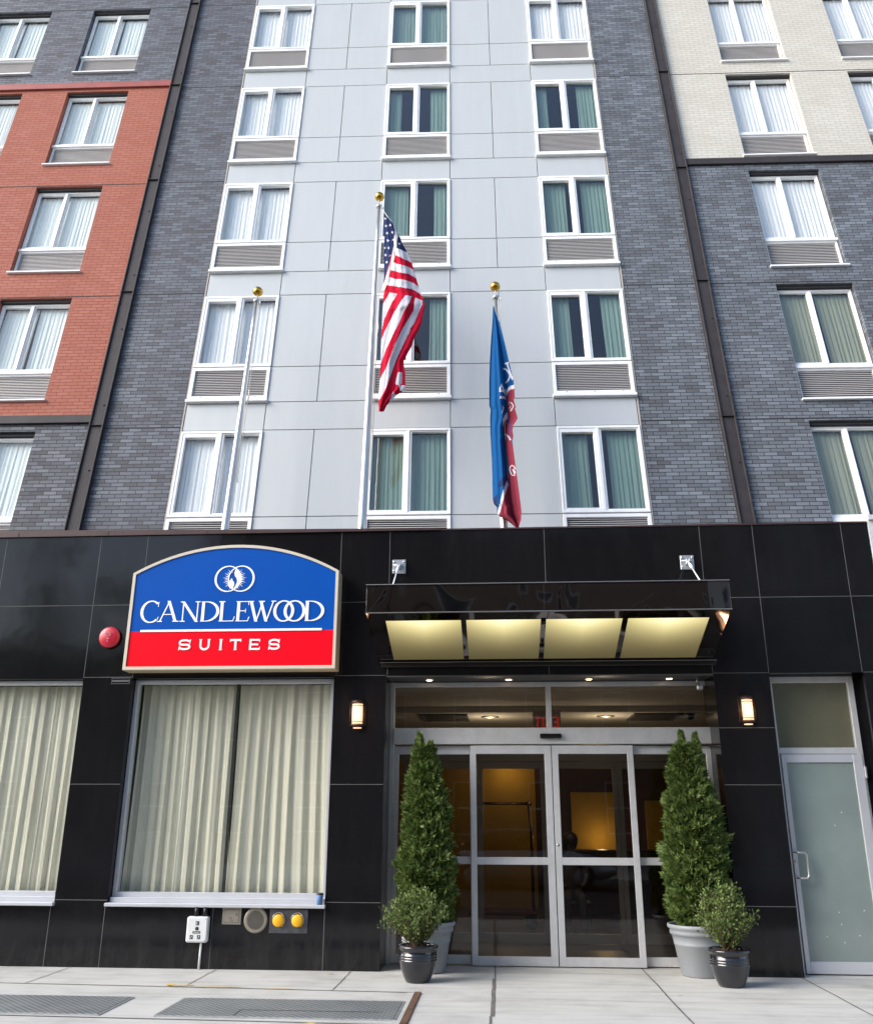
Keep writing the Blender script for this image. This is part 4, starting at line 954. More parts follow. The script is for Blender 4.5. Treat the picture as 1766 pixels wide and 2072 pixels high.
# emblem: two interlaced rings round a flame with rays
g = MB(); ex_ = lambda px, py: ((px-928)*.001985-.005, 4.374-3.256-(py-298)*.00204)
for cx in (888, 970):
    c = ex_(cx, 298); n = 48; s_ = -1 if cx < 900 else 1
    ps = [(c[0]+.157*math.cos(2*math.pi*i/n), c[1]+.160*math.sin(2*math.pi*i/n)) for i in range(n)]
    pstroke(g, ps, [.009+.013*max(0, s_*math.cos(2*math.pi*i/n))**1.2+.004 for i in range(n)], closed=True)
def gpoly(pts, mi=0):
    kk[0] += 1; y = SY+.009-.00012*(kk[0] % 40)
    q = [ex_(*p) for p in pts]; g.add([(x, y, z) for x, z in q], [list(range(len(q)))[::-1]], mi)
for i in range(30):
    t = 2*math.pi*(i+.5)/30; r0, r1 = 44, (76 if i % 2 else 66)
    if abs(math.sin(t)) > .93: continue
    c0 = (929+r0*math.cos(t-.07), 300+r0*math.sin(t-.07)); c1 = (929+r0*math.cos(t+.07), 300+r0*math.sin(t+.07)); tip = (929+r1*math.cos(t), 300+r1*math.sin(t))
    gpoly([c0, c1, tip])
gpoly([(936, 232), (958, 252), (972, 280), (975, 305), (966, 330), (945, 348), (925, 362), (938, 340), (946, 318), (942, 298), (930, 282), (924, 262), (928, 245)])
gpoly([(912, 292), (916, 308), (926, 318), (930, 334), (924, 352), (918, 366), (900, 352), (888, 336), (892, 316), (902, 306)])
g.build('emblem', M['sign_white'], sg)

# fire bell
bl = empty('alarm_bell', (-4.205, 0, 3.697)); tag(bl, 'round red fire alarm bell on the black granite left of the hotel sign', 'alarm bell')
g = MB(); g.lathe([(.105, 0), (.105, -.02), (.128, -.022), (.132, -.045), (.122, -.065), (.09, -.078), (.0, -.083)], n=40, axis='y'); g.build('gong', M['bell_red'], bl)
g = MB(); g.ring(-.035, .035, .012, .052, .004, .004, .004, .004, -.088, -.0835, 0, 0)
seg(g, [(-.024, .022), (-.016, .040), (.016, .040), (.024, .022)], .007, -.0885); seg(g, [(-.02, -.02), (.02, -.02)], .012, -.0885); seg(g, [(-.01, -.04), (-.0, -.04)], .01, -.0885); g.lathe([(0, -.0885), (.008, -.0885)], (0, 0, -.058), 10, axis='y'); g.build('marking', M['bell_mark'], bl)
g = MB(); g.ring(-.115, .115, -.037, .037, .006, .006, .006, .006, -.004, -.001, 0, 0); g.box(-.105, .105, -.003, -.0015, -.012, .012)
tag(g.build('vent_slot', M['alum_dark'], loc=(-4.013, 0, 3.163)), 'thin dark slot plate in the granite below the sign, left corner', 'vent')

# ------------------------------------------------------------------ wall lamps
M['lamp_glass'] = emit('lamp_glass', (1.0, .60, .36), .62)
M['bronze'] = mat('dark_bronze', (.05, .028, .018), .4, .6)
for i, (x, z) in enumerate(((-1.071, 2.751), (3.469, 2.779))):
    r = empty('wall_lamp', (x, 0, z)); tag(r, 'lit bronze half round wall lamp %s of the entrance' % ('left', 'right')[i], 'wall lamp', 'wall lamps beside the entrance')
    g = MB(); g.lathe([(0, -.118), (.068, -.118), (.068, .118), (0, .118)], n=20, a0=math.pi, a1=2*math.pi); g.build('shade', M['lamp_glass'], r)
    g = MB(); g.lathe([(0, .118), (.082, .118), (.085, .135), (.078, .160), (0, .163)], n=20, a0=math.pi, a1=2*math.pi); g.lathe([(0, -.118), (.082, -.118), (.083, -.140), (.055, -.155)], n=20, a0=math.pi, a1=2*math.pi)
    g.lathe([(.0705, .092), (.0735, .092), (.0735, .098), (.0705, .098)], n=20, a0=math.pi, a1=2*math.pi); g.lathe([(.0705, -.095), (.0735, -.095), (.0735, -.089), (.0705, -.089)], n=20, a0=math.pi, a1=2*math.pi)
    g.box(-.098, .098, -.012, -.002, -.14, .14, bev=.003)
    for a in (math.pi+.5, 2*math.pi-.5): g.tube([(.078*math.cos(a), .078*math.sin(a), -.12), (.078*math.cos(a), .078*math.sin(a), .12)], .005, 6)
    for sx in (-.09, .09): g.tube([(sx, -.014, -.13), (sx, -.014, .13)], .006, 6)
    g.build('bracket', M['bronze'], r)
    g = MB(); g.lathe([(.05, -.156), (.048, -.166), (0, -.168)], n=20, a0=math.pi, a1=2*math.pi); g.build('bottom_lens', M['lamp_glass'], r)
    pl = bpy.data.lights.new('lamp_light', 'POINT'); pl.energy = 1.2; pl.color = (1, .55, .28); pl.shadow_soft_size = .05
    po = bpy.data.objects.new('lamp_light', pl); COL.objects.link(po); po.parent = r; po.location = (0, -.14, 0)

# ------------------------------------------------------------------ things on the wall under the window
M['box_white'] = mat('white_box', (.66, .67, .66), .45, var=.05)
M['box_black'] = mat('black_marks', (.02, .025, .03), .5)
b_ = empty('utility_box', (-2.781, 0, .405)); tag(b_, 'white utility box with black labels on the granite, conduit running down', 'utility box')
g = MB(); g.box(-.120, .120, -.085, -.0015, -.132, .132, bev=.015); g.build('case', M['box_white'], b_)
g = MB()
for x0, x1, z0_, z1_ in ((-.016, .020, .045, .085), (-.045, .04, -.038, -.016), (-.072, -.038, -.095, -.055), (.010, .044, -.095, -.055)): g = MB(); g.box(x0, x1, -.0875, -.085, z0_, z1_); g.build('sticker', M['box_black'], b_)
g = MB(); g.lathe([(0, -.089), (.02, -.089), (.02, -.085)], (0, 0, .012), 14, axis='y'); g.build('button', M['box_black'], b_)
for x, z in ((.095, .11), (.095, -.11)): g = MB(); g.lathe([(0, -.087), (.005, -.087), (.005, -.085)], (x, 0, z), 8, axis='y'); g.build('screw', M['box_black'], b_)
g = MB(); seg(g, [(-.003, .052), (-.003, .078)], .01, -.0882); seg(g, [(-.035, -.027), (.03, -.027)], .006, -.0882); seg(g, [(-.060, -.088), (-.050, -.062)], .008, -.0882); seg(g, [(.022, -.088), (.032, -.062)], .008, -.0882); g.build('print', M['dot'], b_)
g = MB(); g.tube([(.045, -.03, -.13), (.040, -.03, -.405)], .013, 10); g.build('conduit', M['box_white'], b_)
g = MB(); g.tube([(-.03, -.04, .13), (-.03, -.04, .225)], .026, 12); g.tube([(.07, -.04, .13), (.07, -.04, .225)], .026, 12); g.build('cable_gland', M['black_metal'], b_)
r = empty('access_plate', (-2.42, 0, .541)); tag(r, 'small square beige metal access plate in the granite below the window sill', 'access plate')
M['beige'] = mat('beige_metal', (.27, .245, .20), .45, .4, var=.1, vscale=14)
g = MB(); g.box(-.107, .107, -.008, -.0015, -.088, .088, bev=.002); g.build('plate', M['beige'], r)
g = MB(); g.box(-.083, .083, -.012, -.008, -.065, .065, bev=.002); g.build('door', M['beige'], r)
g = MB(); g.lathe([(.007, -.0135), (.012, -.0135), (.012, -.012)], (.055, 0, .015), 12, axis='y'); seg(g, [(-.03, -.02), (.01, -.02)], .006, -.0128); seg(g, [(-.02, -.04), (.02, -.045)], .005, -.0128); g.ring(-.086, .086, -.068, .068, .003, .003, .003, .003, -.0087, -.008, 0, 0); g.build('lock', M['box_black'], r)
r = empty('round_grille', (-2.145, 0, .500)); tag(r, 'round grey metal speaker grille in the granite, between beige plate and yellow caps', 'grille')
g = MB(); g.lathe([(.134, 0), (.134, -.012), (.12, -.018), (.098, -.016)], n=40, axis='y'); g.build('rim', M['beige'], r)
g = MB(); g.lathe([(.098, -.016), (.0, -.018)], n=40, axis='y')
for k in range(1, 7):
    m_ = k*6
    for q in range(m_):
        t = 2*math.pi*(q+.5*(k % 2))/m_; g.lathe([(0, -.0205), (.0062, -.0205)], (.0148*k*math.cos(t), 0, .0148*k*math.sin(t)), 6, 1, axis='y', sm=False)
g.build('perforated_disc', [M['beige'], M['dark']], r)
r = empty('standpipe_connection', (-1.774, 0, .495)); tag(r, 'grey plate with two yellow capped pipe inlets on the granite', 'pipe inlet')
M['plate_grey'] = mat('dull_metal_plate', (.12, .125, .14), .4, .7, var=.35, vscale=9)
g = MB(); g.box(-.215, .215, -.008, -.0015, -.125, .118, bev=.002); g.build('plate', M['plate_grey'], r)
M['yellow'] = mat('yellow_cap', (.82, .42, .01), .4, var=.06)
for x in (-.109, .105):
    g = MB(); g.lathe([(.066, 0), (.066, -.03), (.062, -.05), (.050, -.058), (0, -.060)], (x, 0, .005), 28, axis='y')
    for t in (.9, 2.3, 5.4): g.tube([(x+.062*math.cos(t), -.03, .005+.062*math.sin(t)), (x+.078*math.cos(t), -.03, .005+.078*math.sin(t))], .008, 6)
    c = g.build('cap', M['yellow'], r)
    g = MB(); g.tube([(x+.07*math.cos(t), -.035-.008*math.sin(3*t), .012+.075*math.sin(t)) for t in [math.pi*(-.25+1.2*i/16) for i in range(17)]], .0035, 6); g.build('chain', M['galv'], c)
# travel cup on the sill
r = empty('travel_cup', (-1.432, -.02, .665)); tag(r, 'blue cup with a dark lid on the right end of the window sill', 'cup')
g = MB(); g.lathe([(0, 0), (.030, 0), (.040, .105), (.038, .106)], n=20); g.build('cup_body', mat('blue_paper', (.10, .20, .40), .6, var=.1), r)
g = MB(); g.lathe([(.042, .104), (.043, .112), (.036, .122), (0, .122)], n=20); g.build('lid', M['box_black'], r)

# ------------------------------------------------------------------ flagpoles (they stand on the podium roof)
def flagpole(x, top, ball, rb, label):
    r = empty('flagpole', M=TU @ Matrix.Translation((x, -.9, 6.9))); tag(r, label, 'flagpole', 'flagpoles on the podium roof')
    h = top-6.9; g = MB(); g.tube([(0, 0, h*i/10) for i in range(11)], [rb+(.030-rb)*(i/10)**1.2 for i in range(11)], 20); g.build('pole', M['steel'], r)
    g = MB(); g.lathe([(0, h), (.045, h), (.05, h+.02), (.05, h+.045), (.02, h+.06), (.010, h+.08), (.010, ball-6.9-.06)], n=20); g.tube([(.04, -.02, h+.02), (.075, -.03, h-.02), (.07, -.03, h-.06)], .010, 6); g.build('truck', M['galv'], r)
    g = MB(); R_ = .082; g.lathe([(R_*math.sin(math.pi*i/14), -R_*math.cos(math.pi*i/14)) for i in range(15)], (0, 0, ball-6.9), 24); g.build('ball', M['gold'], r)
    g = MB(); hh = h-.04
    g.tube([(.07, -.03, hh), (.085, -.035, hh*.5), (.10, -.04, 1.2)], .005, 5); g.tube([(.045, -.05, hh), (.052, -.055, hh*.6), (.085, -.06, 1.2)], .005, 5); g.tube([(.085, -.04, hh*.62), (.10, -.05, hh*.60), (.09, -.04, hh*.575)], .009, 6); g.build('halyard', M['rope'], r)
    return r
flagpole(-3.075, 11.50, 11.735, .058, 'steel flagpole with a gold ball and no flag, leftmost on the roof')
flagpole(-1.183, 13.60, 13.870, .062, 'tallest steel flagpole with a gold ball, carrying the striped flag')
flagpole(.755, 11.48, 11.742, .050, 'steel flagpole with a gold ball, carrying the blue flag')

def inpoly(x, y, P_):
    c = False; n = len(P_); j = n-1
    for i in range(n):
        xi, yi = P_[i]; xj, yj = P_[j]
        if (yi > y) != (yj > y) and x < (xj-xi)*(y-yi)/(yj-yi)+xi: c = not c
        j = i
    return c
F1 = lambda x, y: (742.6+x*.10921, 396.1+y*.10921)
F2 = lambda x, y: (742.6+x*.11602, 608.2+y*.11602)
B1 = lambda x, y: (968.9+x*.11607, 601.2+y*.11607)
B2 = lambda x, y: (968.9+x*.12969, 813.3+y*.12969)
def T(*a):
    out = []
    for f, l in a: out += [f(*p) for p in l]
    return out
def interp(P_, y):
    for (xa, ya), (xb, yb) in zip(P_, P_[1:]):
        if ya <= y <= yb: return xa+(xb-xa)*((y-ya)/(yb-ya) if yb > ya else 0)
    return P_[-1][0] if y > P_[-1][1] else P_[0][0]
def flag(name, left, right, regions, mats, y0, fold, label, cat, nx=72, ny=330):
    """draped cloth: the outline's two edges are swept down, folds push it in and out, woven colours and painted fold shade per face"""
    yt = max(left[0][1], right[0][1]); yb = min(left[-1][1], right[-1][1])
    vs = []; uv = []
    for j in range(ny+1):
        v = yt+(yb-yt)*j/ny; xa, xb = interp(left, v), interp(right, v)
        for i in range(nx+1):
            u = xa+(xb-xa)*i/nx; uv.append((u, v)); s = i/nx
            vs.append(at_up(u, v, y0+fold(u, v, s, j/ny)))
    m = nx+1; fs = [(j*m+i, j*m+i+1, (j+1)*m+i+1, (j+1)*m+i) for j in range(ny) for i in range(nx)]
    o0 = Vector(vs[0]); g = MB(); g.v = [tuple(Vector(p)-o0) for p in vs]
    boxes = [(min(p[0] for p in P_), max(p[0] for p in P_), min(p[1] for p in P_), max(p[1] for p in P_)) for P_, _ in regions]
    for f in fs:
        cu = sum(uv[k][0] for k in f)/4; cv = sum(uv[k][1] for k in f)/4; mi = 0
        for (P_, c), bb in zip(regions, boxes):
            if bb[0] <= cu <= bb[1] and bb[2] <= cv <= bb[3] and inpoly(cu, cv, P_): mi = c
        g.f.append(f); g.m.append(mi); g.s.append(True)
    o = g.build(name, mats); o.matrix_world = TU @ Matrix.Translation(o0); tag(o, label, cat)
    so = o.modifiers.new('thickness', 'SOLIDIFY'); so.thickness = .004; so.offset = 0
    return o
M['f_red'] = cloth('flag_red', (.60, .008, .040), .3, .06); M['f_white'] = cloth('flag_white', (.72, .70, .74), .3, .05); M['f_navy'] = cloth('flag_navy', (.018, .030, .10), .15, .1)
M['f_hem'] = cloth('flag_hem', (.62, .60, .55), .1, .05); M['f_blue'] = cloth('flag_blue', (.004, .085, .26), .2, .06); M['f_burg'] = cloth('flag_burgundy', (.27, .035, .060), .2, .08)
usL = T((F1, [(305, 285), (318, 420), (322, 800), (312, 1100), (318, 1520), (300, 1650), (278, 1750), (322, 1775), (305, 1850), (300, 1950)]), (F2, [(283, 60), (268, 250), (258, 500), (245, 800), (237, 1100), (228, 1350), (205, 1650), (208, 1935)]))
usR = T((F1, [(318, 285), (460, 470), (520, 600), (570, 690), (600, 740), (650, 880), (745, 1050), (830, 1240), (910, 1530), (960, 1700), (1025, 1860), (1055, 1990)]), (F2, [(1003, 60), (985, 180), (950, 380), (900, 510), (820, 660), (785, 780), (640, 1050), (640, 1130), (665, 1250), (665, 1440), (678, 1490), (640, 1570), (510, 1650), (400, 1760), (340, 1830), (275, 1965)]))
RG = [(T((F1, [(295, 280), (470, 480), (520, 640), (500, 900), (480, 1020), (440, 1130), (380, 1360), (330, 1560), (290, 1660), (290, 900)])), 2),
      (T((F1, [(545, 640), (600, 730), (660, 880), (760, 1075), (640, 1010), (540, 970), (550, 800)])), 2),
      (T((F1, [(540, 965), (640, 1005), (750, 1060), (840, 1250), (760, 1205), (690, 1180), (600, 1130), (505, 1090)])), 1),
      (T((F1, [(490, 1225), (560, 1265), (680, 1290), (780, 1330), (870, 1380), (920, 1545), (860, 1500), (770, 1450), (600, 1420), (430, 1375)])), 1),
      (T((F1, [(410, 1505), (520, 1540), (640, 1550), (760, 1580), (860, 1620), (970, 1700), (1040, 1880), (980, 1820), (910, 1770), (830, 1730), (600, 1690), (340, 1655)])), 1),
      (T((F1, [(415, 1795), (560, 1812), (500, 1930)]), (F2, [(450, 0), (360, 190), (300, 330), (262, 500), (240, 500), (240, 200), (285, 50), (350, -60)])), 1),
      (T((F1, [(705, 1846), (825, 1862), (800, 1950)]), (F2, [(750, 0), (700, 100), (640, 190), (560, 390), (450, 600), (340, 830), (280, 1000), (238, 1110), (225, 1100), (235, 730), (300, 560), (380, 390), (480, 200), (600, 0)])), 1),
      (T((F1, [(893, 1888), (1025, 1945)]), (F2, [(965, 0), (960, 70), (860, 300), (820, 400), (760, 480), (745, 540), (600, 830), (500, 1050), (430, 1250), (330, 1520), (240, 1700), (190, 1760), (200, 1500), (228, 1370), (330, 1180), (400, 1000), (480, 780), (600, 520), (730, 310), (810, 170), (828, 0)])), 1),
      (T((F2, [(535, 1270), (560, 1240), (610, 1260), (605, 1440), (570, 1480), (490, 1460), (505, 1370)])), 1), (T((F2, [(550, 1480), (690, 1478), (650, 1580), (580, 1575)])), 1), (T((F2, [(455, 1590), (505, 1650), (395, 1780), (400, 1720)])), 1),
      (T((F1, [(300, 270), (340, 300), (460, 465), (525, 600), (570, 690), (545, 960), (510, 1150), (440, 1380), (360, 1650), (310, 1800), (260, 1760), (285, 1690), (325, 1590), (400, 1340), (460, 1120), (497, 900), (515, 640), (475, 510), (340, 350), (300, 300)])), 3)]
def star(cx, cy, r): return [F1(cx+r*(1 if k % 2 == 0 else .42)*math.sin(math.pi*k/5+.3), cy-r*(1 if k % 2 == 0 else .42)*math.cos(math.pi*k/5+.3)) for k in range(10)]
for c in ((335, 425), (350, 560), (430, 545), (372, 693), (468, 678), (390, 830), (488, 815), (330, 970), (403, 970), (342, 1100), (428, 1108), (365, 1232), (600, 890), (590, 745)): RG.append((star(c[0], c[1], 30), 1))
def fold_us(u, v, s, t):
    d = .035*math.sin(s*5.2+t*5)+.018*math.sin(s*13+t*9)+.008*math.sin(s*31+t*23)
    if t < .5: d += .05*(1 if s > .55-.5*t*2*.6 else 0)*0
    return (d-.05*math.sin(math.pi*s))*(.25+.75*min(1, t*5)) + .05*math.exp(-((t-.47)/.03)**2)*math.sin(math.pi*s)*-1 + .006*math.sin(t*160+s*9)*(.5 if t < .5 else .2)
flag('striped_flag', usL, usR, RG, [M['f_red'], M['f_white'], M['f_navy'], M['f_hem']], -1.02, fold_us, 'red and white striped flag with starred navy canton hanging from the tallest pole', 'flag')
blL = T((B1, [(246, 160), (238, 400), (215, 700), (190, 1100), (180, 1500), (182, 1800)]), (B2, [(162, 60), (185, 120), (175, 260), (180, 500), (200, 900), (215, 1530), (235, 1595), (280, 1640), (283, 1745), (330, 1790), (440, 1850), (520, 1910), (602, 1985)]))
blR = T((B1, [(258, 160), (290, 280), (350, 430), (375, 520), (460, 850), (520, 1120), (590, 1420), (610, 1530), (620, 1740), (603, 1790), (640, 1930)]), (B2, [(545, 60), (600, 250), (570, 310), (530, 360), (520, 450), (535, 540), (517, 600), (540, 800), (560, 950), (590, 1160), (620, 1380), (660, 1700), (655, 1830), (607, 1985)]))
def strk(f, pts, wd):
    L_, R_ = [], []
    for i, p in enumerate(pts):
        a = pts[max(0, i-1)]; b_ = pts[min(len(pts)-1, i+1)]; d = Vector((b_[0]-a[0], b_[1]-a[1])).normalized(); n = Vector((-d.y, d.x))*wd/2
        L_.append(f(p[0]+n.x, p[1]+n.y)); R_.append(f(p[0]-n.x, p[1]-n.y))
    return L_+R_[::-1]
BG = [(T((B1, [(625, 1590), (540, 1610), (500, 1660), (485, 1740), (490, 2060), (680, 2060), (650, 1930), (630, 1740)])), 2),
      (T((B2, [(455, 0), (450, 230), (480, 300), (490, 400), (520, 610), (550, 540), (535, 450), (540, 360), (620, 250), (560, 0)])), 2),
      (T((B2, [(445, 250), (400, 310), (372, 400), (400, 560), (455, 930), (470, 1080), (432, 1130), (480, 1280), (600, 1500), (680, 1720), (640, 1380), (575, 950), (545, 800), (510, 600), (480, 420)])), 2),
      (T((B2, [(455, 1290), (400, 1450), (308, 1765), (440, 1870), (605, 2000), (670, 1830), (680, 1700), (600, 1500), (480, 1280)])), 2),
      (T((B1, [(625, 1525), (560, 1540), (510, 1580), (482, 1640), (485, 1720), (505, 1660), (545, 1612), (625, 1597)])), 1),
      (T((B2, [(438, 160), (400, 210), (372, 270), (370, 400), (385, 340), (410, 300), (447, 255)])), 1), (T((B2, [(432, 1225), (370, 1400), (285, 1750), (312, 1780), (400, 1450), (460, 1290)])), 1),
      (T((B2, [(430, 1130), (360, 1190), (315, 1250), (298, 1340), (380, 1310), (440, 1220)])), 3), (T((B2, [(222, 1510), (255, 1470), (290, 1450), (282, 1640), (225, 1600)])), 3),  # navy patches: shade of the folds painted into the cloth
      (T((B1, [(440, 1170), (470, 1140), (535, 1128), (505, 1165), (545, 1290), (600, 1435), (572, 1440), (520, 1300), (480, 1180)])), 1),
      (strk(B1, [(420, 1248), (465, 1255), (505, 1295), (535, 1345), (535, 1395), (510, 1450), (462, 1500)], 26), 1),
      (T((B1, [(395, 1505), (420, 1570), (445, 1640), (455, 1710), (425, 1655), (355, 1652), (352, 1600)])), 1), (T((B1, [(392, 1560), (412, 1615), (370, 1612)])), 0),
      (T((B1, [(360, 1735), (400, 1725), (445, 1735), (468, 1790), (430, 1770), (365, 1775)])), 1), (T((B1, [(405, 1885), (432, 1935), (393, 2050), (398, 1990), (412, 1940)])), 1),
      (strk(B1, [(548, 1835), (585, 1865), (598, 1905), (575, 1950), (548, 1985)], 20), 1), (T((B1, [(545, 1790), (520, 1890), (525, 1840)])), 1), (T((B1, [(522, 1950), (560, 1880), (545, 1930)])), 1),
      (strk(B2, [(395, 502), (430, 515), (465, 548), (493, 595)], 24), 1),
      (strk(B2, [(565, 1045), (545, 1000), (510, 992), (485, 1015), (480, 1060), (500, 1115), (525, 1150), (552, 1150), (556, 1118), (535, 1075), (522, 1050), (540, 1050), (572, 1112)], 17), 1)]
def fold_bl(u, v, s, t):
    am = .06*min(1, t*2.2+.1)
    return am*math.sin(s*9.5+t*1.2+.6)+am*.4*math.sin(s*21+t*2)+.012*math.sin(t*11+s*4)
flag('blue_flag', blL, blR, BG, [M['f_blue'], M['f_white'], M['f_burg'], M['f_navy']], -1.02, fold_bl, 'blue and burgundy flag with white letters hanging limp from the right pole', 'flag')

# ------------------------------------------------------------------ planters and plants
def leaf_mat(name, lo, hi, tr=.25):
    m, nt, b = new_mat(name); out = [n for n in nt.nodes if n.type == 'OUTPUT_MATERIAL'][0]
    gi = N(nt, 'NewGeometry'); tc = N(nt, 'TexCoord'); n = N(nt, 'TexNoise'); n.inputs['Scale'].default_value = 7; n.inputs['Detail'].default_value = 3; L(nt, tc.outputs['Object'], n.inputs['Vector'])
    f = mathn(nt, 'ADD', mathn(nt, 'MULTIPLY', gi.outputs['Random Per Island'], .6), mathn(nt, 'MULTIPLY', n.outputs['Fac'], .4))
    c = ramp(nt, f, [(.2, lo), (.8, hi)]); L(nt, c, b.inputs['Base Color']); b.inputs['Roughness'].default_value = .55; b.inputs['Specular IOR Level'].default_value = .3
    t_ = N(nt, 'BsdfTranslucent'); L(nt, c, t_.inputs[0]); mx = N(nt, 'MixShader'); mx.inputs[0].default_value = tr
    L(nt, b.outputs[0], mx.inputs[1]); L(nt, t_.outputs[0], mx.inputs[2]); L(nt, mx.outputs[0], out.inputs[0]); return m
M['thuja'] = leaf_mat('thuja_green', (.028, .066, .008), (.22, .29, .085))
M['box_leaf'] = leaf_mat('shrub_green', (.045, .085, .014), (.22, .29, .09))
M['bark'] = mat('bark', (.11, .075, .045), .9, var=.3, vscale=20)
M['soil'] = mat('bark_mulch', (.07, .03, .02), .95, var=.5, vscale=40, bump=1)
M['pot_grey'] = mat('grey_resin_pot', (.27, .285, .30), .5, var=.05, vscale=4)
M['pot_black'] = mat('glazed_black_pot', (.012, .012, .016), .12, var=.15, vscale=6, coat=.6)
def spray(mb, p, d, up_, size, rnd):
    """flat fan of scale-leaf sprigs"""
    side = d.cross(up_); 
    if side.length < 1e-3: side = Vector((1, 0, 0))
    side.normalize(); nr = d.cross(side).normalized()*.0
    for k in range(5):
        a = (k-2)*.42+rnd.uniform(-.15, .15); dd = (d*math.cos(a)+side*math.sin(a)).normalized(); ln = size*(1-.13*abs(k-2))*rnd.uniform(.8, 1.15); w_ = size*.13
        st = p+d*size*.18*(2-abs(k-2))*.6; sd2 = dd.cross(d.cross(side)).normalized() if d.cross(side).length > 1e-4 else side
        mb.add([st, st+dd*ln*.55+sd2*w_, st+dd*ln, st+dd*ln*.55-sd2*w_], [(0, 1, 2, 3)])
def conifer(name, base, prof, tops, seed, n, label):
    rnd = random.Random(seed); r = empty(name, base); tag(r, label, 'tree', 'clipped evergreen trees in grey pots')
    g = MB(); lobes = [(rnd.uniform(0, 6.28), rnd.uniform(.5, 2.2), rnd.uniform(.15, .5), rnd.uniform(.03, .07)) for _ in range(26)]
    def R(z, th):
        for (za, ra), (zb, rb) in zip(prof, prof[1:]):
            if za <= z <= zb: rr0 = ra+(rb-ra)*(z-za)/(zb-za); break
        else: rr0 = .02
        for a, lz, sp_, am in lobes:
            da = (th-a+math.pi) % (2*math.pi)-math.pi; rr0 += am*.9*math.exp(-(da/.5)**2-((z-lz)/(sp_*.4))**2)*(.4+rr0*2)
        rr0 *= .90+.09*math.sin(z*23+th*3)+.06*math.sin(z*41-th*5)
        return rr0
    zmax = prof[-1][0]; z0_ = prof[0][0]
    for i in range(n):
        z = z0_+(zmax-z0_)*rnd.random()**1.08; th = rnd.uniform(0, 2*math.pi); rad = R(z, th)
        f = 1-abs(rnd.gauss(0, .16)); f = max(.25, f); rad *= f
        lean = (z/2.0)**2
        p = Vector((rad*math.cos(th)+tops[0][0]*lean*.5, rad*math.sin(th), z))
        out = Vector((math.cos(th), math.sin(th), 0)); d = (out*rnd.uniform(.25, .9)+Vector((0, 0, 1))*rnd.uniform(-.1, 1.0)+Vector((rnd.uniform(-.4, .4), rnd.uniform(-.4, .4), 0))).normalized()
        spray(g, p, d, Vector((rnd.uniform(-1, 1), rnd.uniform(-1, 1), rnd.uniform(-.3, 1))), rnd.uniform(.04, .085), rnd)
    for tx, tz, tr in tops:   # leaders
        for i in range(int(n*.035)):
            t = rnd.random(); z = zmax-.30+(tz-zmax+.30)*t; rad = tr*(1-t)**.8*rnd.uniform(.4, 1)+.006; th = rnd.uniform(0, 6.28)
            p = Vector((tx+rad*math.cos(th), rad*math.sin(th), z)); d = (Vector((math.cos(th)*.4, math.sin(th)*.4, 1))).normalized()
            spray(g, p, d, Vector((rnd.uniform(-1, 1), rnd.uniform(-1, 1), .2)), rnd.uniform(.03, .055), rnd)
    g.build('foliage', M['thuja'], r)
    g = MB(); g.tube([(0, 0, -.05), (.005, 0, .3), (0, .01, 1.0), (tops[0][0]*.7, 0, zmax-.2)], [.028, .025, .018, .006], 8)
    for k in range(40):
        z = .1+k*(zmax-.4)/40; th = k*2.4; rad = .75*R(z+.12, th); g.tube([(0, 0, z), (rad*.5*math.cos(th), rad*.5*math.sin(th), z+.05), (rad*math.cos(th), rad*math.sin(th), z+.16)], [.008, .006, .003], 5)
    g.build('trunk', M['bark'], r)
    return r
def grey_pot(x, y, label):
    r = empty('planter', (x, y, 0)); tag(r, label, 'planter', 'grey round planters beside the entrance')
    g = MB(); g.lathe([(0, 0.003), (.205, .003), (.212, .012), (.262, .30), (.266, .303), (.268, .318), (.266, .322), (.285, .40), (.300, .405), (.305, .43), (.30, .455), (.318, .465), (.326, .485), (.322, .505), (.305, .508), (.295, .495), (.285, .44)], n=48); g.build('pot', M['pot_grey'], r)
    g = MB(); g.lathe([(.287, .45), (.15, .462), (0, .466)], n=32); g.build('soil', M['soil'], r); return r
grey_pot(-.245, .06, 'grey round planter left of the doors, holding an evergreen tree')
grey_pot(2.715, .06, 'grey round planter right of the doors, holding an evergreen tree')
conifer('evergreen_tree', (-.235, .06, .45), [(.02, .20), (.12, .29), (.3, .315), (.6, .30), (1.0, .255), (1.4, .215), (1.7, .14), (1.92, .07)], [(-.10, 2.07, .10), (.03, 1.97, .07)], 3, 9000, 'tall narrow evergreen tree left of the sliding doors, leaning to its pointed tip')
conifer('evergreen_tree', (2.755, .06, .45), [(.02, .22), (.12, .33), (.3, .355), (.6, .335), (.9, .31), (1.25, .27), (1.5, .20), (1.75, .13), (1.92, .07)], [(-.05, 2.09, .09), (.11, 2.05, .09)], 8, 10500, 'tall twin-tipped evergreen tree right of the sliding doors')
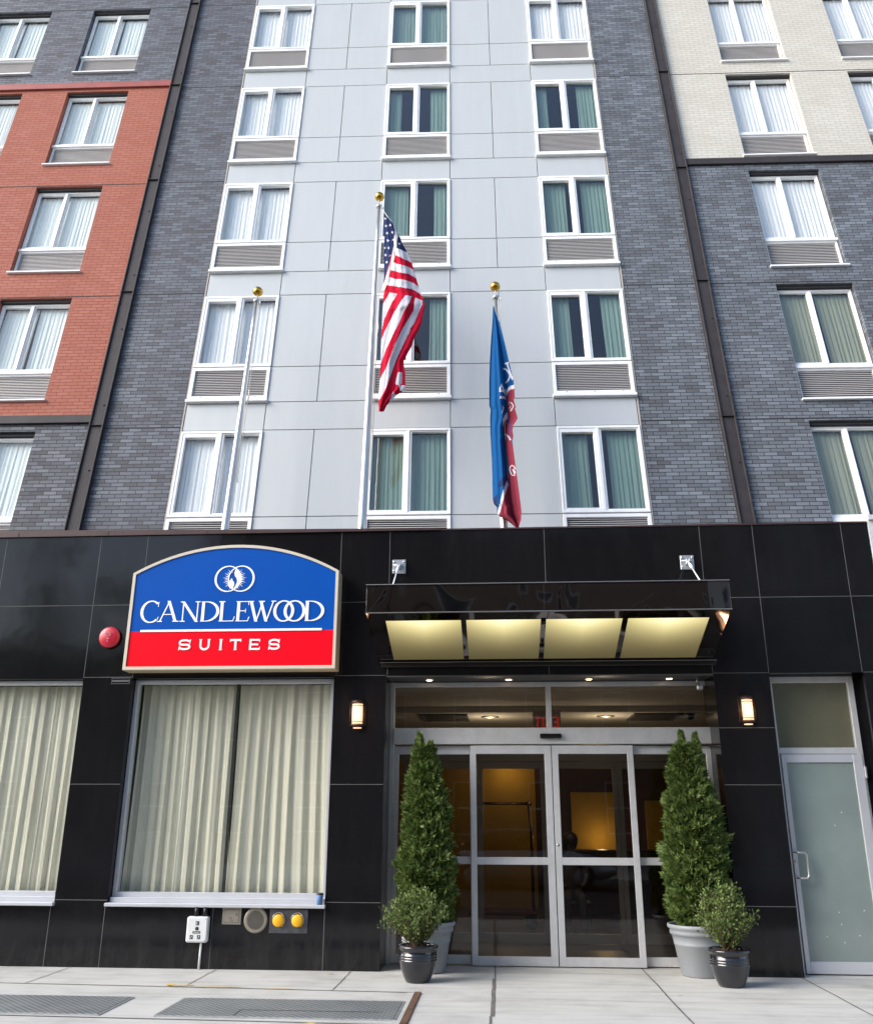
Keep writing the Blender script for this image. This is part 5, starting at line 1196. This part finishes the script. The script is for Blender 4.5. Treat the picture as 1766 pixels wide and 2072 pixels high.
def black_pot(x, y, label):
    r = empty('planter', (x, y, 0)); tag(r, label, 'planter', 'black glazed planters on the pavement')
    pr = [(0, .003), (.118, .003), (.128, .010), (.150, .06), (.176, .13), (.190, .19)]
    for k in range(3): z = .198+k*.024; pr += [(.193, z), (.199, z+.005), (.199, z+.012), (.193, z+.017)]
    pr += [(.192, .29), (.190, .305), (.205, .315), (.212, .328), (.208, .342), (.192, .345), (.186, .335), (.182, .30)]
    g = MB(); g.lathe(pr, n=48); g.build('pot', M['pot_black'], r)
    g = MB(); g.lathe([(.184, .305), (.1, .325), (0, .33)], n=24)
    rn = random.Random(int(x*10))
    for k in range(160):
        a, q = rn.uniform(0, 6.28), .17*math.sqrt(rn.random()); cx, cy, s_ = q*math.cos(a), q*math.sin(a), rn.uniform(.006, .014); z = .318
        g.box(cx-s_, cx+s_, cy-s_*.5, cy+s_*.5, z-.004, z+rn.uniform(.006, .016))
    g.build('mulch', M['soil'], r); return r
black_pot(-.278, -.585, 'black glazed pot with ribbed bands holding a leafy shrub, left of the doors')
black_pot(2.875, -.575, 'black glazed pot with ribbed bands holding a leafy shrub, right of the doors')
def shrub(base, rx, ht, seed, nst, label, bare):
    rnd = random.Random(seed); r = empty('shrub', base); tag(r, label, 'shrub', 'small shrubs in black pots')
    st = MB(); lf = MB()
    for i in range(nst):
        th = rnd.uniform(0, 6.28); el = rnd.random()**.6; rad = rx*el*rnd.uniform(.65, 1.15); h_ = ht*(1-.38*el**2.5)*rnd.uniform(.66, 1.10)
        if bare and i < 7: th = math.pi+rnd.uniform(-.5, .5); rad = rx*rnd.uniform(1.05, 1.28); h_ = ht*rnd.uniform(.35, .7)
        p0 = Vector((rnd.uniform(-.04, .04), rnd.uniform(-.04, .04), 0)); p3 = Vector((rad*math.cos(th), rad*math.sin(th), h_))
        p1 = p0+Vector((p3.x*.32, p3.y*.32, h_*.30)); p2 = p0.lerp(p3, .65)+Vector((0, 0, -h_*.02)); pts = []
        for k in range(8):
            t = k/7; q = p0*(1-t)**3+p1*3*t*(1-t)**2+p2*3*t*t*(1-t)+p3*t**3; pts.append(q)
        st.tube(pts, [.0045-.0035*k/7 for k in range(8)], 5, caps=False)
        nl = 36 if not (bare and i < 7) else 16
        for k in range(nl):
            t = 1-.78*rnd.random()**1.25 if not (bare and i < 7) else rnd.uniform(.55, 1); x = t*7; a = int(min(6, x)); q = pts[a].lerp(pts[a+1], x-a)
            # side twig then leaf
            dv = Vector((rnd.gauss(0, 1), rnd.gauss(0, 1), rnd.gauss(.5, .8))).normalized(); q2 = q+dv*rnd.uniform(.005, .05)
            d = (dv+Vector((0, 0, .6))).normalized(); s_ = d.cross(Vector((rnd.uniform(-1, 1), rnd.uniform(-1, 1), rnd.uniform(-1, 1)))); 
            if s_.length < .1: continue
            s_.normalize(); ln = rnd.uniform(.022, .036); w_ = ln*.34; nn = d.cross(s_)*ln*.12
            lf.add([q2, q2+d*ln*.35+s_*w_+nn, q2+d*ln*.75+s_*w_*.8+nn, q2+d*ln, q2+d*ln*.75-s_*w_*.8+nn, q2+d*ln*.35-s_*w_+nn], [(0, 1, 2, 3), (0, 3, 4, 5)])
            if rnd.random() < .3: st.tube([q, q2], .0012, 3, caps=False)
    st.build('stem', M['bark'], r); lf.build('leaves', M['box_leaf'], r)
shrub((-.278, -.585, .32), .335, .53, 21, 185, 'leafy green shrub in the left black pot, bare twigs reaching left', True)
shrub((2.875, -.575, .32), .31, .58, 34, 185, 'leafy green shrub in the right black pot', False)

# ------------------------------------------------------------------ across the street, behind the camera (mirrored in glass, steel and granite)
M['opp_brick'] = brick('tan_brick', [(.16, .10, .07), (.20, .13, .09), (.24, .16, .11)], (.14, .12, .10), rough=.8)
M['opp_pale'] = mat('pale_render', (.40, .38, .35), .8, var=.15)
def opposite(x0, x1, ht, mt, label):
    r = empty('opposite_building', ((x0+x1)/2, -22, 0)); tag(r, label, 'building', 'buildings across the street')
    w_ = (x1-x0)/2; hs = []; nx = max(2, int(w_*2/2.6))
    for i in range(nx):
        for k in range(int(ht/3.2)):
            cx = -w_+(i+.5)*2*w_/nx; hs.append((cx-.55, cx+.55, 1.0+k*3.2, 2.8+k*3.2))
    g = MB(); wall(g, -w_, w_, 0, ht, -.4, 0, hs); g.box(-w_, w_, -.4, .25, ht, ht+.35); g.box(-w_, w_, -6, -.41, 0, ht); g.build('wall', mt, r)
    f = MB(); p = MB()
    for a, b2, c, d in hs: f.ring(a, b2, c, d, .06, .06, .06, .06, -.15, -.08); f.box(a, b2, -.14, -.09, (c+d)/2-.03, (c+d)/2+.03); p.quad((a, -.2, c), (a, -.2, d), (b2, -.2, d), (b2, -.2, c))
    f.build('window_frames', M['white'], r); p.build('window_panes', mat('dark_pane', (.03, .035, .04), .05), r)
opposite(-30, -10.5, 7.2, M['opp_pale'], 'pale rendered building across the street behind the viewer')
opposite(-10.4, -2, 14, M['opp_brick'], 'tan brick building across the street behind the viewer')
opposite(-1.9, 9, 12, M['opp_brick'], 'brown brick building facing the hotel entrance across the street')
opposite(9.1, 28, 15, M['opp_pale'], 'wide pale rendered building across the street at the right')

def street_tree(x, y, ht, seed, label):
    rnd = random.Random(seed); r = empty('street_tree', (x, y, 0)); tag(r, label, 'tree', 'street trees across the road')
    g = MB(); g.tube([(0, 0, 0), (.05, 0, ht*.3), (0, .1, ht*.55), (.1, 0, ht*.85)], [.16, .13, .09, .03], 8)
    for k in range(12):
        a = k*2.4; z = ht*(.35+.04*k); q = 1.8*(1-.05*k); g.tube([(0, 0, z), (q*.5*math.cos(a), q*.5*math.sin(a), z+.6), (q*math.cos(a), q*math.sin(a), z+1.4)], [.06, .04, .015], 5)
    g.build('trunk', M['bark'], r); g = MB()
    cl = [(rnd.gauss(0, 1.3), rnd.gauss(0, 1.1), ht*.62+rnd.gauss(0, ht*.14), rnd.uniform(.5, 1.0)) for _ in range(26)]
    for i in range(2600):
        c = rnd.choice(cl); p = Vector((c[0]+rnd.gauss(0, c[3]*.5), c[1]+rnd.gauss(0, c[3]*.5), c[2]+rnd.gauss(0, c[3]*.45)))
        a = Vector((rnd.gauss(0, 1), rnd.gauss(0, 1), rnd.gauss(0, 1))).normalized()*.16; b2 = a.cross(Vector((rnd.gauss(0, 1), rnd.gauss(0, 1), rnd.gauss(0, 1)))).normalized()*.07
        g.add([p-a, p+b2, p+a, p-b2], [(0, 1, 2, 3)])
    g.build('crown', M['box_leaf'], r)
street_tree(-13.5, -16.3, 9.5, 5, 'leafy street tree across the road, leftmost')
street_tree(-17.5, -16.3, 8.5, 6, 'leafy street tree across the road beside the low pale building')
street_tree(-9.3, -16.4, 8.0, 7, 'leafy street tree across the road in front of the tan brick building')
# parked car across the road
M['car_paint'] = mat('silver_car_paint', (.55, .56, .58), .25, .5, coat=.8); M['car_glass'] = mat('dark_car_glass', (.015, .018, .02), .05); M['tyre'] = mat('tyre_rubber', (.02, .02, .02), .8); M['head'] = mat('headlight_lens', (.7, .72, .75), .1)
def car(x, y, label):
    r = empty('parked_car', (x, y, -.15)); tag(r, label, 'car')
    def loft(secs, name, m, par):
        g = MB(); n = len(secs[0]); vs = [p for s_ in secs for p in s_]
        g.add(vs, [(i*n+k, i*n+(k+1) % n, (i+1)*n+(k+1) % n, (i+1)*n+k) for i in range(len(secs)-1) for k in range(n)], 0, True)
        g.add(secs[0], [list(range(n))[::-1]]); g.add(secs[-1], [list(range(n))]); return g.build(name, m, par)
    def sec(px, w_, z0, z1): return [(px, -w_*.93, z0), (px, -w_, (z0*2+z1)/3), (px, -w_*.97, z0+(z1-z0)*.75), (px, -w_*.86, z1), (px, w_*.86, z1), (px, w_*.97, z0+(z1-z0)*.75), (px, w_, (z0*2+z1)/3), (px, w_*.93, z0)]
    body = loft([sec(-2.3, .70, .40, .72), sec(-2.15, .84, .28, .86), (sec(-1.5, .89, .22, .93)), sec(-.6, .90, .20, .95), sec(.9, .90, .20, .93), sec(1.6, .88, .22, .84), sec(2.1, .82, .28, .72), sec(2.3, .66, .38, .60)], 'body', M['car_paint'], r)
    loft([sec(-1.85, .66, .90, .95), sec(-1.2, .72, .90, 1.36), sec(-.3, .72, .90, 1.44), sec(.35, .70, .90, 1.40), sec(1.15, .70, .88, .93)], 'cabin_glass', M['car_glass'], r)
    loft([sec(-1.15, .60, 1.36, 1.385), sec(-.3, .62, 1.43, 1.465), sec(.32, .58, 1.39, 1.42)], 'roof', M['car_paint'], r)
    for sx in (-1.4, 1.4):
        for sy in (-.84, .84):
            g = MB(); g.lathe([(.20, -.11), (.31, -.11), (.335, -.07), (.335, .07), (.31, .11), (.20, .11)], (sx, sy, .335), 28, axis='y'); wh = g.build('wheel', M['tyre'], r)
            g = MB(); g.lathe([(0, -.08), (.06, -.10), (.20, -.09), (.20, .09), (.06, .10), (0, .08)], (sx, sy, .335), 20, axis='y'); g.build('rim', M['galv'], wh)
    for sy in (-.6, .6):
        g = MB(); g.box(2.14, 2.28, sy-.14, sy+.14, .56, .68, bev=.03); g.build('headlight', M['head'], r)
car(1.2, -13.6, 'silver saloon car parked across the road, mirrored in the doors')
